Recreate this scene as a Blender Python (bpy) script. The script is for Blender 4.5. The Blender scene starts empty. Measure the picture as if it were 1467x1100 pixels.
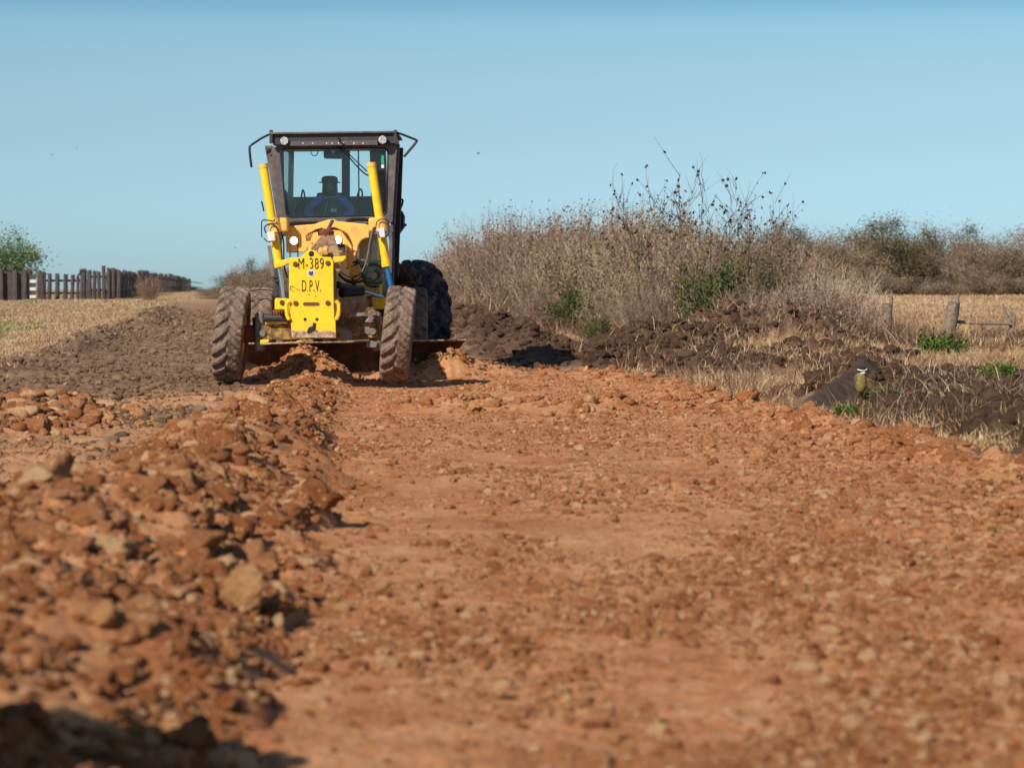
import bpy, bmesh, math, random
import numpy as np
from mathutils import Vector, Matrix, noise as mnoise
PI = math.pi
R = math.radians
random.seed(7)
rng = np.random.default_rng(11)
scene = bpy.context.scene
COL = scene.collection
F = 3675.0          # focal length in photo pixels (photo 1467 wide)
CAMH = 1.32

# ------------------------------------------------------------------ camera
cam_d = bpy.data.cameras.new('camera')
cam_d.lens = F * 36 / 1467
cam_d.clip_end = 20000
cam = bpy.data.objects.new('camera', cam_d)
COL.objects.link(cam)
yaw = math.atan(378.5 / F)
pitch = math.atan(135.0 / F)
cam.location = (0, 0, CAMH)
cam.rotation_euler = (PI / 2 - pitch, 0, -yaw)
scene.camera = cam
cam_d.dof.use_dof = True
cam_d.dof.focus_distance = 35.5
cam_d.dof.aperture_fstop = 3.3
CM = cam.rotation_euler.to_matrix()

def at(px, py, Y):
    """world point where the sight line of photo pixel px,py meets the plane y=Y (used to read sizes)"""
    d = CM @ Vector(((px - 733.5) / F, -(py - 550) / F, -1))
    t = Y / d.y
    return Vector((d.x * t, Y, CAMH + d.z * t))

# ------------------------------------------------------------------ noise (numpy)
_perm = rng.permutation(256)
_perm = np.concatenate([_perm, _perm])
_ang = rng.random(256) * 2 * PI
_gx, _gy = np.cos(_ang), np.sin(_ang)
_r1, _r2, _r3 = rng.random(256), rng.random(256), rng.random(256)

def perlin(x, y):
    x = np.asarray(x, float); y = np.asarray(y, float)
    xi = np.floor(x).astype(int); yi = np.floor(y).astype(int)
    xf = x - xi; yf = y - yi
    u = xf * xf * xf * (xf * (xf * 6 - 15) + 10); v = yf * yf * yf * (yf * (yf * 6 - 15) + 10)
    def g(ix, iy, dx, dy):
        h = _perm[(_perm[ix & 255] + iy) & 255]
        return _gx[h] * dx + _gy[h] * dy
    a = g(xi, yi, xf, yf); b = g(xi + 1, yi, xf - 1, yf)
    c = g(xi, yi + 1, xf, yf - 1); d = g(xi + 1, yi + 1, xf - 1, yf - 1)
    return ((a + u * (b - a)) + v * ((c + u * (d - c)) - (a + u * (b - a)))) * 1.5

def fbm(x, y, o=4, g=.5):
    s = 0; a = 1.0; f = 1.0; n = 0
    for i in range(o):
        s = s + a * perlin(x * f + 17.3 * i, y * f - 9.1 * i); n += a; a *= g; f *= 2.03
    return s / n

def lumps(x, y, cell, seed=0):
    """rounded bumps, each a clod about one cell across; 0..1"""
    x = np.asarray(x, float) / cell + seed * 13.7; y = np.asarray(y, float) / cell - seed * 5.3
    xi = np.floor(x).astype(int); yi = np.floor(y).astype(int)
    best = np.zeros_like(x)
    for dx in (-1, 0, 1):
        for dy in (-1, 0, 1):
            h = _perm[(_perm[(xi + dx) & 255] + yi + dy) & 255]
            fx = xi + dx + _r1[h]; fy = yi + dy + _r2[h]
            r = .35 + .6 * _r3[h]
            d2 = ((x - fx) ** 2 + (y - fy) ** 2) / (r * r)
            best = np.maximum(best, np.sqrt(np.clip(1 - d2, 0, 1)) * r)
    return best

def ss(t):
    t = np.clip(t, 0, 1)
    return t * t * (3 - 2 * t)

# ------------------------------------------------------------------ terrain height
MOUNDS = [  # x, y, rx, ry, h : dark soil heaps thrown on the verge
    (7.25, 29.4, .85, 1.1, .34), (8.3, 28.0, 1.1, .9, .26), (8.9, 26.0, .7, .8, .34), (7.7, 25.0, 1.0, .8, .22), (6.9, 22.6, .6, .9, .22), (7.5, 20.6, .7, .8, .3), (6.2, 18.4, .5, 1.1, .16), (6.3, 20.6, .5, 1.0, .2), (6.6, 24.4, .6, 1.2, .2), (8.3, 23.2, .8, .8, .25), (8.0, 30.5, 1.0, .8, .2), (9.6, 30, .8, 1, .2),
    (6.7, 37.6, .7, .9, .2), (8.1, 37.2, .8, .7, .26), (9.0, 37.4, .35, .4, .22), (7.4, 40, 1.0, 1.3, .24), (5.9, 41, 1.0, 1.2, .18),
    (9.4, 49.5, 1.1, 1.3, .92), (8.4, 48, 1.3, 1.6, .6), (10.4, 49, .55, 1.2, .98), (11.0, 48.8, .8, 1.2, .8), (7.3, 46.5, 1.2, 2.0, .5), (10.2, 46, 1.3, 1.0, .3), (6.9, 45, 1.0, 1.6, .42), (10.6, 43, .8, .7, .2),
    (14.9, 47.5, .8, .9, .42), (5.0, 46, .9, 4, .36), (6.4, 42, 1.3, 1.4, .34), (8.6, 43.5, 1.2, 1.2, .2), (9.8, 41, .7, .7, .16), (6.3, 39.3, .8, .8, .16), (8.4, 52, 1.2, 1.4, .4), (5.6, 54, .9, 5, .45), (6.2, 64, 1.0, 6, .5), (7.0, 45, .8, 3, .3), (6.5, 76, 1.2, 8, .5),
    (-3.6, 60, .5, 14, .28), (-3.3, 92, .6, 20, .35), (-3.9, 42, .4, 4, .12),
]

def crest(Y):
    return -1.47 + .0655 * Y

def windrow(X, Y):
    c = crest(Y) + .12 * perlin(Y * .5, Y * 0 + 3.3)
    w = np.interp(Y, [0, 8, 18, 27, 35], [1.15, 1.05, .85, .6, .55])
    w = np.where(X < c, w * np.interp(Y, [8, 14, 30], [.95, .6, .8]), w)
    h = np.interp(Y, [0, 7, 12, 20, 27, 33, 37, 38], [.35, .32, .36, .34, .22, .12, .2, 0])
    d = (X - c) / w
    d = d + .25 * perlin(X * 1.6, Y * 1.1 + 40)
    p = np.clip(1 - d * d, 0, 1) ** .8
    return p, h

def mound_mask(X, Y):
    m = np.zeros_like(X); z = np.zeros_like(X)
    jx = .35 * perlin(X * 1.3 + 5, Y * .9); jy = .35 * perlin(X * 1.1 - 7, Y * .8 + 9)
    for (mx, my, rx, ry, h) in MOUNDS:
        q = ((X - mx) / rx + jx) ** 2 + ((Y - my) / ry + jy) ** 2
        g = np.exp(-q * 1.1)
        m = np.maximum(m, g); z = np.maximum(z, g * h)
    return m, z

def road_edge(Y):
    return 5.35 + .22 * perlin(Y * .33, Y * 0 + 8.8) + .1 * perlin(Y * 1.3, Y * 0 + 2.2)

def height(X, Y, fine=True):
    X = np.asarray(X, float); Y = np.asarray(Y, float)
    z = .65 * ss((Y - 42) / 118) + .35 * ss((Y - 160) / 100)
    left = ss((-3.2 - X) / 2.5)
    right = ss((X - 5.2) / 1.5)
    z = z + left * (.05 + .04 * fbm(X * .2, Y * .1, 3)) + right * .05
    near = np.exp(-np.maximum(Y - 40, 0) / 60)
    z = z + .05 * fbm(X * .35, Y * .22, 3) * near
    # windrow
    p, h = windrow(X, Y)
    on = p > 0
    rough = .72 + .55 * fbm(X * 1.2, Y * .9 + 11, 3)
    z = z + p * h * rough
    wl = p * np.clip(h * 2.2, 0, 1)
    z = z + wl * (.15 * lumps(X, Y, .5, 1) + .06 * lumps(X, Y, .2, 2) + .03 * fbm(X * 5, Y * 5, 3) - .03)
    # unseen heap added to shade the near end of the windrow, then a hollow
    g = np.exp(-(((X + 1.32) / .36) ** 2 + ((Y - 5.55) / .32) ** 2) ** 1.5)
    z = z + g * (1.16 + .2 * fbm(X * 3, Y * 3, 3))
    z = z - .16 * np.exp(-(((X + .5) / .25) ** 2 + ((Y - 6.6) / .35) ** 2))
    # second rubble row on the left
    q2 = ((X - (-2.15 + .04 * (Y - 24))) / 1.0) ** 2 + ((Y - 25.2) / 3.3) ** 2 + .3 * perlin(X * 1.2, Y * 1.2)
    m2 = np.clip(1.1 - q2, 0, 1)
    z = z + m2 * (.07 + .16 * lumps(X, Y, .3, 4))
    # soil pushed in front of the blade
    for (bx, by, rx, ry, bh) in ((.75, 36.6, .85, .75, .27), (2.95, 37.6, .55, .6, .34), (3.7, 37.9, .5, .5, .16), (4.6, 38.6, .8, .3, .14), (2.0, 38.2, 1.2, .5, .3)):
        g = np.exp(-(((X - bx) / rx) ** 2 + ((Y - by) / ry) ** 2) * 1.4)
        z = z + g * bh * (.8 + .5 * lumps(X, Y, .22, 6) + .3 * fbm(X * 3, Y * 3, 2))
    # low rubble line across the road
    g = np.exp(-((Y - 28.3 - .5 * perlin(X * .7, Y * 0)) / .5) ** 2) * ss((X - 1.3) / .5) * ss((5.4 - X) / .5)
    z = z + g * (.02 + .12 * lumps(X, Y, .3, 7))
    # dark heaps
    m, mz = mound_mask(X, Y)
    z = z + mz * (.85 + .6 * fbm(X * 1.9, Y * 1.7, 4)) + m * (.12 * lumps(X, Y, .45, 8) + .08 * lumps(X, Y, .2, 9) + .10 * fbm(X * 4, Y * 3, 3)) * np.exp(-np.maximum(Y - 75, 0) / 30) * np.where(X > 4, 1, .5)
    # road edge rubble
    e = np.exp(-((X - road_edge(Y)) / .3) ** 2) * ss((39 - Y) / 2)
    z = z + e * (.03 + .12 * lumps(X, Y, .28, 3))
    if fine:
        inroad = ss((X - crest(Y)) / .8) * ss((5.6 - X) / .5) * ss((39 - Y) / 1.5)
        rr = .35 + .65 * ss((X - 1.8) / 2.5) + .5 * np.clip(fbm(X * .5, Y * .3 + 3, 2), 0, 1)
        z = z + inroad * rr * (.03 * fbm(X * 3.3, Y * 2.2, 4) + .04 * lumps(X, Y, .11, 5) * np.clip(.5 + 1.5 * fbm(X * .9, Y * .6, 2), 0, 1.3) + .022 * lumps(X, Y, .05, 15))
        soil = (1 - inroad) * near
        z = z + soil * (.03 * fbm(X * 2.2, Y * 1.6, 4) + .03 * lumps(X, Y, .16, 10) * ss((X + 4.4) / .8) * ss((6 - X) / .5) + .035 * fbm(X * 5, Y * 3.5, 3) * ss((X + 4.4) / .8) + .05 * lumps(X, Y, .3, 16) * ss((X + 4.4) / .8) * ss((.5 - X) / .5))
    return z

def H(x, y):
    return float(height(np.array([x]), np.array([y]))[0])

# ------------------------------------------------------------------ materials
def srgb(r, g, b):
    f = lambda c: (c / 255 / 12.92) if c <= 10 else ((c / 255 + .055) / 1.055) ** 2.4
    return (f(r), f(g), f(b), 1)

class NT:
    def __init__(s, name):
        s.m = bpy.data.materials.new(name); s.m.use_nodes = True
        s.t = s.m.node_tree; s.t.nodes.clear()
        s.out = s.n('ShaderNodeOutputMaterial')
    def n(s, typ, **kw):
        nd = s.t.nodes.new(typ)
        for k, v in kw.items():
            if k.startswith('_'): setattr(nd, k[1:], v)
            else: nd.inputs[k.replace('__', ' ')].default_value = v
        return nd
    def l(s, a, b): s.t.links.new(a, b)
    def coord(s, w='Object'): return s.n('ShaderNodeTexCoord').outputs[w]
    def pos(s): return s.n('ShaderNodeNewGeometry').outputs['Position']
    def noise(s, vec, scale, detail=4, rough=.6, out='Fac'):
        nd = s.n('ShaderNodeTexNoise', Scale=scale, Detail=detail, Roughness=rough); s.l(vec, nd.inputs['Vector']); return nd.outputs[out]
    def ramp(s, fac, stops, interp='LINEAR'):
        nd = s.n('ShaderNodeValToRGB'); cr = nd.color_ramp; cr.interpolation = interp
        while len(cr.elements) < len(stops): cr.elements.new(.5)
        for e, (p, c) in zip(cr.elements, stops):
            e.position = p; e.color = c if len(c) == 4 else (*c, 1)
        s.l(fac, nd.inputs['Fac']); return nd.outputs['Color']
    def mix(s, fac, a, b, mode='MIX'):
        nd = s.n('ShaderNodeMix', _data_type='RGBA', _blend_type=mode)
        for v, i in ((fac, 0), (a, 6), (b, 7)):
            if hasattr(v, 'links'): s.l(v, nd.inputs[i])
            else: nd.inputs[i].default_value = v
        return nd.outputs[2]
    def math(s, op, a, b=0.0, clamp=False):
        nd = s.n('ShaderNodeMath', _operation=op, _use_clamp=clamp)
        for v, i in ((a, 0), (b, 1)):
            if hasattr(v, 'links'): s.l(v, nd.inputs[i])
            else: nd.inputs[i].default_value = v
        return nd.outputs[0]
    def attr(s, name, out='Fac'):
        return s.n('ShaderNodeAttribute', _attribute_name=name).outputs[out]
    def bump(s, h, strength=.5, dist=.01, normal=None):
        nd = s.n('ShaderNodeBump', Strength=strength, Distance=dist); s.l(h, nd.inputs['Height'])
        if normal: s.l(normal, nd.inputs['Normal'])
        return nd.outputs['Normal']
    def pbsdf(s, color, rough=.8, metal=0, normal=None, spec=.3):
        p = s.n('ShaderNodeBsdfPrincipled', Metallic=metal)
        p.inputs['Specular IOR Level'].default_value = spec
        if hasattr(color, 'links'): s.l(color, p.inputs['Base Color'])
        else: p.inputs['Base Color'].default_value = color
        if hasattr(rough, 'links'): s.l(rough, p.inputs['Roughness'])
        else: p.inputs['Roughness'].default_value = rough
        if normal: s.l(normal, p.inputs['Normal'])
        s.l(p.outputs[0], s.out.inputs[0]); return p

ORANGE = [(0.0, srgb(134, 79, 48)), (.25, srgb(180, 112, 70)), (.5, srgb(204, 137, 90)), (.75, srgb(220, 160, 114)), (1, srgb(234, 188, 144))]
GREYSOIL = [(0, srgb(98, 74, 58)), (.5, srgb(146, 115, 90)), (1, srgb(186, 154, 122))]
DARKSOIL = [(0, srgb(68, 50, 40)), (.5, srgb(106, 80, 64)), (1, srgb(146, 115, 92))]
DRYGRASS = [(0, srgb(128, 98, 70)), (.5, srgb(176, 142, 106)), (1, srgb(204, 174, 134))]

def ground_material():
    m = NT('ground_soil')
    p = m.pos()
    big = m.noise(p, 1.1, 4, .6); mid = m.noise(p, 7, 6, .65); fine = m.noise(p, 45, 5, .7); grit = m.noise(p, 160, 3, .7)
    f = m.math('ADD', m.math('MULTIPLY', big, .35), m.math('ADD', m.math('MULTIPLY', mid, .35), m.math('MULTIPLY', fine, .3)))
    f2 = m.math('MULTIPLY_ADD', f, 3.3); f2.node.inputs[2].default_value = -1.15
    c_or = m.ramp(f2, ORANGE); c_gs = m.ramp(f2, GREYSOIL); c_ds = m.ramp(f2, DARKSOIL); c_dg = m.ramp(f2, DRYGRASS)
    # pale crushed stone flecks in the orange
    vor = m.n('ShaderNodeTexVoronoi', Scale=26.0, Randomness=1.0); m.l(p, vor.inputs['Vector'])
    sep = m.n('ShaderNodeSeparateColor'); m.l(vor.outputs['Color'], sep.inputs[0])
    fleck = m.math('MULTIPLY', m.math('GREATER_THAN', sep.outputs[0], .8), m.math('LESS_THAN', vor.outputs['Distance'], .35))
    c_or = m.mix(m.math('MULTIPLY', fleck, .75), c_or, srgb(220, 180, 142))
    vor2 = m.n('ShaderNodeTexVoronoi', Scale=9.0, Randomness=1.0); m.l(p, vor2.inputs['Vector'])
    sp2 = m.n('ShaderNodeSeparateColor'); m.l(vor2.outputs['Color'], sp2.inputs[0])
    fl2 = m.math('MULTIPLY', m.math('GREATER_THAN', sp2.outputs[1], .86), m.ramp(m.math('ADD', vor2.outputs['Distance'], m.math('MULTIPLY', fine, .25)), [(.38, (1, 1, 1)), (.5, (0, 0, 0))]))
    c_or = m.mix(m.math('MULTIPLY', fl2, .5), c_or, srgb(214, 168, 128))
    mp = m.n('ShaderNodeMapping'); mp.inputs['Scale'].default_value = (.9, .16, 1); m.l(p, mp.inputs['Vector'])
    st = m.noise(mp.outputs[0], 2.2, 5, .6)
    c_or = m.mix(m.ramp(st, [(.46, (0, 0, 0)), (.66, (.5, .5, .5))]), c_or, srgb(222, 166, 118))
    c_or = m.mix(m.ramp(m.noise(p, .8, 4, .6), [(.5, (0, 0, 0)), (.68, (.45, .45, .45))]), c_or, srgb(158, 96, 58))
    c_or = m.mix(m.attr('pale'), c_or, m.mix(.75, c_or, srgb(206, 156, 114)))
    # greener patches in the grass
    gp = m.ramp(m.noise(p, .22, 4, .6), [(.5, (0, 0, 0)), (.64, (1, 1, 1))])
    c_dg = m.mix(m.math('MULTIPLY', gp, m.attr('green')), c_dg, srgb(112, 112, 62))
    z = m.n('ShaderNodeSeparateColor'); m.l(m.attr('zone', 'Color'), z.inputs[0])
    c = m.mix(z.outputs[2], c_gs, c_ds)
    c = m.mix(z.outputs[1], c, c_dg)
    c = m.mix(z.outputs[0], c, c_or)
    hgt = m.math('ADD', m.math('MULTIPLY', mid, .5), m.math('ADD', m.math('MULTIPLY', fine, .3), m.math('MULTIPLY', grit, .15)))
    m.pbsdf(c, .95, normal=m.bump(hgt, 1.0, .08), spec=.1)
    return m.m

def clod_material(name, stops, pale):
    m = NT(name)
    p = m.pos()
    n1 = m.noise(p, 11, 7, .72); n2 = m.noise(p, 70, 5, .75)
    t = m.attr('tint')
    f = m.math('ADD', m.math('MULTIPLY', m.math('SUBTRACT', m.math('ADD', n1, n2), 1.0), .9), m.math('MULTIPLY_ADD', t, .5), False)
    f.node.inputs[1].links[0].from_node.inputs[2].default_value = .26
    c = m.ramp(f, stops)
    c = m.mix(m.ramp(t, [(.80, (0, 0, 0)), (.93, (.8, .8, .8))]), c, pale)
    vor = m.n('ShaderNodeTexVoronoi', Scale=38.0, Randomness=1.0); m.l(p, vor.inputs['Vector'])
    sp = m.n('ShaderNodeSeparateColor'); m.l(vor.outputs['Color'], sp.inputs[0])
    fl = m.math('MULTIPLY', m.math('GREATER_THAN', sp.outputs[0], .8), m.math('LESS_THAN', vor.outputs['Distance'], .42))
    c = m.mix(m.math('MULTIPLY', fl, .6), c, pale)
    dk = m.math('MULTIPLY', m.math('LESS_THAN', sp.outputs[1], .14), m.math('LESS_THAN', vor.outputs['Distance'], .45))
    c = m.mix(m.math('MULTIPLY', dk, .45), c, stops[0][1])
    m.pbsdf(c, .95, normal=m.bump(m.math('ADD', n1, m.math('MULTIPLY', n2, .6)), 1.0, .09), spec=.05)
    return m.m

def simple(name, col, rough=.6, metal=0, spec=.4, var=.25, scale=6, bump=0, dirt=None, dirt_amt=.5, dscale=5):
    m = NT(name); p = m.coord('Object')
    n = m.noise(p, scale, 5, .65)
    dark = tuple(c * (1 - var) for c in col[:3]) + (1,); lite = tuple(min(1, c * (1 + var)) for c in col[:3]) + (1,)
    c = m.ramp(n, [(.3, dark), (.7, lite)])
    r = rough
    if dirt:
        d = m.ramp(m.noise(p, dscale, 8, .72), [(max(0, .62 - dirt_amt * .4), (0, 0, 0)), (.72 - dirt_amt * .2, (1, 1, 1))])
        c = m.mix(d, c, dirt)
        r = m.math('MULTIPLY_ADD', d, .9 - rough); r.node.inputs[2].default_value = rough
    m.pbsdf(c, r, metal, normal=m.bump(m.noise(p, scale * 6, 4, .7), bump, .01) if bump else None, spec=spec)
    return m.m

def foliage(name, stops, trans=.25):
    m = NT(name)
    c = m.ramp(m.attr('tint'), stops)
    d = m.n('ShaderNodeBsdfDiffuse'); t = m.n('ShaderNodeBsdfTranslucent'); mx = m.n('ShaderNodeMixShader', Fac=trans)
    m.l(c, d.inputs[0]); m.l(c, t.inputs[0]); m.l(d.outputs[0], mx.inputs[1]); m.l(t.outputs[0], mx.inputs[2]); m.l(mx.outputs[0], m.out.inputs[0])
    return m.m

DIRT = srgb(120, 84, 60)
M = {}
M['ground'] = ground_material()
M['clod'] = clod_material('orange_clod', ORANGE, srgb(250, 202, 152))
M['soilclod'] = clod_material('dark_clod', DARKSOIL, srgb(120, 96, 76))
M['greyclod'] = clod_material('grey_clod', GREYSOIL, srgb(178, 146, 116))
M['palerock'] = clod_material('pale_rock', [(0, srgb(200, 136, 86)), (.4, srgb(232, 170, 112)), (1, srgb(240, 190, 138))], srgb(240, 190, 138))
M['yellow'] = simple('yellow_paint', srgb(242, 196, 30), .45, var=.04, dirt=srgb(206, 160, 84), dirt_amt=.24, dscale=16)
M['yellowdust'] = simple('dusty_yellow_paint', srgb(232, 178, 84), .65, var=.06, dirt=srgb(196, 146, 92), dirt_amt=.25, dscale=6)
M['yellowworn'] = simple('worn_yellow_paint', srgb(206, 170, 66), .7, var=.15, dirt=srgb(96, 72, 54), dirt_amt=.85, dscale=10)
M['tan'] = simple('dust_covered_steel', srgb(168, 130, 92), .85, var=.2, dirt=srgb(120, 88, 62), dirt_amt=.5)
M['worn'] = simple('worn_bare_steel', srgb(196, 176, 150), .6, var=.15, dirt=srgb(130, 84, 56), dirt_amt=.6, dscale=14)
M['dark'] = simple('charcoal_paint', srgb(58, 56, 58), .5, var=.15, dirt=srgb(96, 82, 72), dirt_amt=.2)
M['cabtrim'] = simple('grey_cab_frame', srgb(84, 77, 77), .55, var=.12, dirt=srgb(120, 104, 92), dirt_amt=.3)
M['black'] = simple('black_plastic', srgb(26, 27, 30), .55, var=.2)
M['hose'] = simple('rubber_hose', srgb(46, 40, 38), .6, var=.3, scale=20)
M['blade'] = simple('muddy_blade_steel', srgb(98, 62, 44), .75, var=.3, dirt=srgb(66, 42, 30), dirt_amt=.6, dscale=4, bump=.3)
M['steel'] = simple('grey_steel', srgb(120, 116, 114), .5, metal=.2, var=.2, dirt=DIRT, dirt_amt=.4)
M['chrome'] = simple('polished_rod', srgb(190, 200, 212), .18, metal=1, spec=.5, var=.05)
M['bluerod'] = simple('painted_reflection_rod', srgb(60, 130, 190), .25, metal=.6, spec=.6, var=.1)  # polished rod with a blue reflection put into its base colour
M['white'] = simple('white_plastic', srgb(216, 208, 200), .6, var=.05)
M['greencan'] = simple('green_cover', srgb(88, 150, 66), .6, var=.2)
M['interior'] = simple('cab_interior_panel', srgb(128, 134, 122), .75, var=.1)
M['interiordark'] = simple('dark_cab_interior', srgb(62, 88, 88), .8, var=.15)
M['letter'] = simple('black_lettering', srgb(30, 24, 20), .6, var=.3, scale=30)
M['rust'] = simple('rust', srgb(112, 62, 38), .9, var=.35, scale=20)
M['emblem'] = simple('emblem_blue', srgb(40, 58, 110), .5, var=.1)
M['sticker'] = simple('green_sticker', srgb(24, 160, 110), .5, var=.05)
M['skin'] = simple('skin', srgb(150, 98, 72), .6, var=.08)
M['shirt'] = simple('blue_work_shirt', srgb(104, 148, 224), .9, var=.25, scale=9, bump=.4)
M['cloth_dark'] = simple('dark_trousers', srgb(44, 48, 60), .9, var=.2, bump=.3)
M['hat'] = simple('dark_felt_hat', srgb(74, 58, 52), .9, var=.2)
M['wood'] = simple('weathered_grey_post', srgb(124, 108, 94), .9, var=.5, scale=14, bump=.8)
M['darkwood'] = simple('dark_old_timber', srgb(78, 68, 66), .9, var=.35, scale=3, bump=.5)
M['birdyellow'] = simple('yellow_breast', srgb(122, 108, 56), .9, var=.4, scale=40)
M['birdblack'] = simple('black_cap', srgb(34, 28, 28), .8, var=.2, scale=40)
M['birdwhite'] = simple('white_brow', srgb(235, 230, 225), .8, var=.04)
M['birdbrown'] = simple('brown_wing', srgb(92, 76, 52), .8, var=.3, scale=40)
M['birdgrey'] = simple('grey_bird', srgb(88, 104, 112), .9, var=.1)

def tyre_material(name, mud_amt, dark=srgb(30, 31, 34)):
    m = NT(name); p = m.coord('Object')
    n = m.noise(p, 9, 7, .7); n2 = m.noise(p, 40, 4, .7)
    mud = m.ramp(m.math('ADD', m.math('MULTIPLY', n, .6), m.math('MULTIPLY', n2, .4)), [(0.3, srgb(72, 58, 50)), (.5, srgb(118, 97, 83)), (.7, srgb(168, 144, 124))])
    k = m.ramp(m.noise(p, 5, 8, .75), [(.62 - mud_amt * .5, (0, 0, 0)), (.74 - mud_amt * .45, (1, 1, 1))])
    k = m.math('MULTIPLY', k, m.attr('mud'))
    c = m.mix(k, dark, mud)
    m.pbsdf(c, .85, normal=m.bump(m.math('ADD', n, n2), .6, .015), spec=.25)
    return m.m
M['tyre'] = tyre_material('muddy_tyre', .62, srgb(62, 52, 46))
M['cleantyre'] = tyre_material('dark_tyre', .3, srgb(46, 50, 56))
def glass_material():
    m = NT('cab_glass')
    tr = m.n('ShaderNodeBsdfTransparent', Color=(.90, .98, .975, 1)); gl = m.n('ShaderNodeBsdfGlossy', Roughness=.03)
    fr = m.n('ShaderNodeFresnel', IOR=1.4); dust = m.n('ShaderNodeBsdfDiffuse', Color=(.5, .5, .45, 1))
    a = m.n('ShaderNodeMixShader'); m.l(fr.outputs[0], a.inputs[0]); m.l(tr.outputs[0], a.inputs[1]); m.l(gl.outputs[0], a.inputs[2])
    b = m.n('ShaderNodeMixShader', Fac=.018); m.l(a.outputs[0], b.inputs[1]); m.l(dust.outputs[0], b.inputs[2]); m.l(b.outputs[0], m.out.inputs[0])
    return m.m
M['glass'] = glass_material()
def emission(name, col, s):
    m = NT(name); e = m.n('ShaderNodeEmission', Color=col, Strength=s); m.l(e.outputs[0], m.out.inputs[0]); return m.m
M['lamp'] = emission('lit_lamp', (1, .97, .9, 1), 9)
def reflector():
    m = NT('lamp_glass'); p = m.coord('Object'); c = m.ramp(m.noise(p, 30, 3), [(.35, (.25, .24, .23)), (.65, (.75, .73, .7))]); m.pbsdf(c, .25, .3, spec=.6); return m.m
M['reflector'] = reflector()

M['drygrass'] = foliage('dry_grass_blades', [(0, srgb(126, 94, 64)), (.3, srgb(170, 134, 94)), (.65, srgb(202, 168, 124)), (.9, srgb(230, 206, 164)), (1, srgb(124, 124, 70))])
M['fieldgrass'] = foliage('field_grass_blades', [(0, srgb(128, 98, 74)), (.42, srgb(182, 150, 118)), (.7, srgb(202, 174, 140)), (.8, srgb(158, 146, 96)), (1, srgb(104, 122, 58))])
M['weeds'] = foliage('dead_weed_stems', [(0, srgb(84, 62, 52)), (.35, srgb(124, 96, 80)), (.7, srgb(164, 134, 112)), (.9, srgb(224, 198, 158)), (1, srgb(116, 116, 66))])
M['stalk'] = foliage('pale_stalks', [(0, srgb(120, 88, 62)), (.6, srgb(178, 142, 106)), (1, srgb(228, 200, 158))], .1)
M['twig'] = foliage('twigs', [(0, srgb(78, 62, 52)), (.5, srgb(136, 114, 98)), (1, srgb(198, 174, 150))], .0)
M['brownleaf'] = foliage('brown_leaves', [(0, srgb(88, 76, 56)), (.4, srgb(132, 114, 86)), (.75, srgb(170, 146, 112)), (1, srgb(124, 122, 76))])
M['redleaf'] = foliage('russet_leaves', [(0, srgb(98, 72, 58)), (.5, srgb(140, 108, 88)), (1, srgb(182, 150, 124))])
M['olive'] = foliage('olive_leaves', [(0, srgb(78, 74, 50)), (.5, srgb(118, 108, 76)), (1, srgb(160, 144, 108))])
M['green'] = foliage('green_leaves', [(0, srgb(40, 50, 24)), (.5, srgb(72, 84, 42)), (1, srgb(120, 124, 70))])
M['brightgreen'] = foliage('bright_green_leaves', [(0, srgb(44, 66, 28)), (.5, srgb(72, 100, 44)), (1, srgb(128, 150, 72))])
M['darkleaf'] = foliage('dark_hanging_leaves', [(0, srgb(46, 48, 44)), (.6, srgb(76, 72, 60)), (1, srgb(112, 100, 78))])
M['treebrown'] = foliage('grey_brown_tree_leaves', [(0, srgb(90, 76, 64)), (.45, srgb(140, 120, 98)), (.8, srgb(176, 154, 126)), (1, srgb(122, 118, 86))])
M['treeolive'] = foliage('dull_olive_tree_leaves', [(0, srgb(56, 56, 42)), (.5, srgb(98, 90, 66)), (.9, srgb(138, 120, 90)), (1, srgb(72, 84, 54))])
M['treegreen'] = foliage('light_green_tree_leaves', [(0, srgb(58, 76, 44)), (.5, srgb(98, 120, 74)), (1, srgb(146, 162, 112))])
M['bark'] = simple('bark', srgb(98, 86, 76), .9, var=.3, scale=5, bump=.5)

# ------------------------------------------------------------------ object helpers
def link(o, parent=None):
    COL.objects.link(o)
    if parent: o.parent = parent
    return o

def tag(o, label=None, cat=None, group=None, kind=None):
    if label: o['label'] = label
    if cat: o['category'] = cat
    if group: o['group'] = group
    if kind: o['kind'] = kind
    return o

def empty(name, loc, rz=0, label=None, cat=None, group=None):
    o = bpy.data.objects.new(name, None); o.empty_display_size = .2
    o.location = loc; o.rotation_euler = (0, 0, rz); link(o)
    return tag(o, label, cat, group)

def mesh_np(name, V, faces_flat, loop_sizes, mat, parent=None, attrs=None, smooth=True):
    me = bpy.data.meshes.new(name)
    V = np.asarray(V, np.float32); me.vertices.add(len(V)); me.vertices.foreach_set('co', V.ravel())
    fl = np.asarray(faces_flat, np.int32); ls = np.asarray(loop_sizes, np.int32)
    me.loops.add(len(fl)); me.loops.foreach_set('vertex_index', fl)
    st = np.concatenate([[0], np.cumsum(ls)[:-1]]).astype(np.int32)
    me.polygons.add(len(ls)); me.polygons.foreach_set('loop_start', st); me.polygons.foreach_set('loop_total', ls)
    if smooth: me.polygons.foreach_set('use_smooth', np.ones(len(ls), bool))
    me.update(calc_edges=True)
    for k, a in (attrs or {}).items():
        a = np.asarray(a, np.float32)
        if a.ndim == 2:
            at_ = me.attributes.new(k, 'FLOAT_COLOR', 'POINT'); at_.data.foreach_set('color', a.ravel())
        else:
            at_ = me.attributes.new(k, 'FLOAT', 'POINT'); at_.data.foreach_set('value', a)
    me.materials.append(mat)
    o = bpy.data.objects.new(name, me)
    return link(o, parent)

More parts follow.
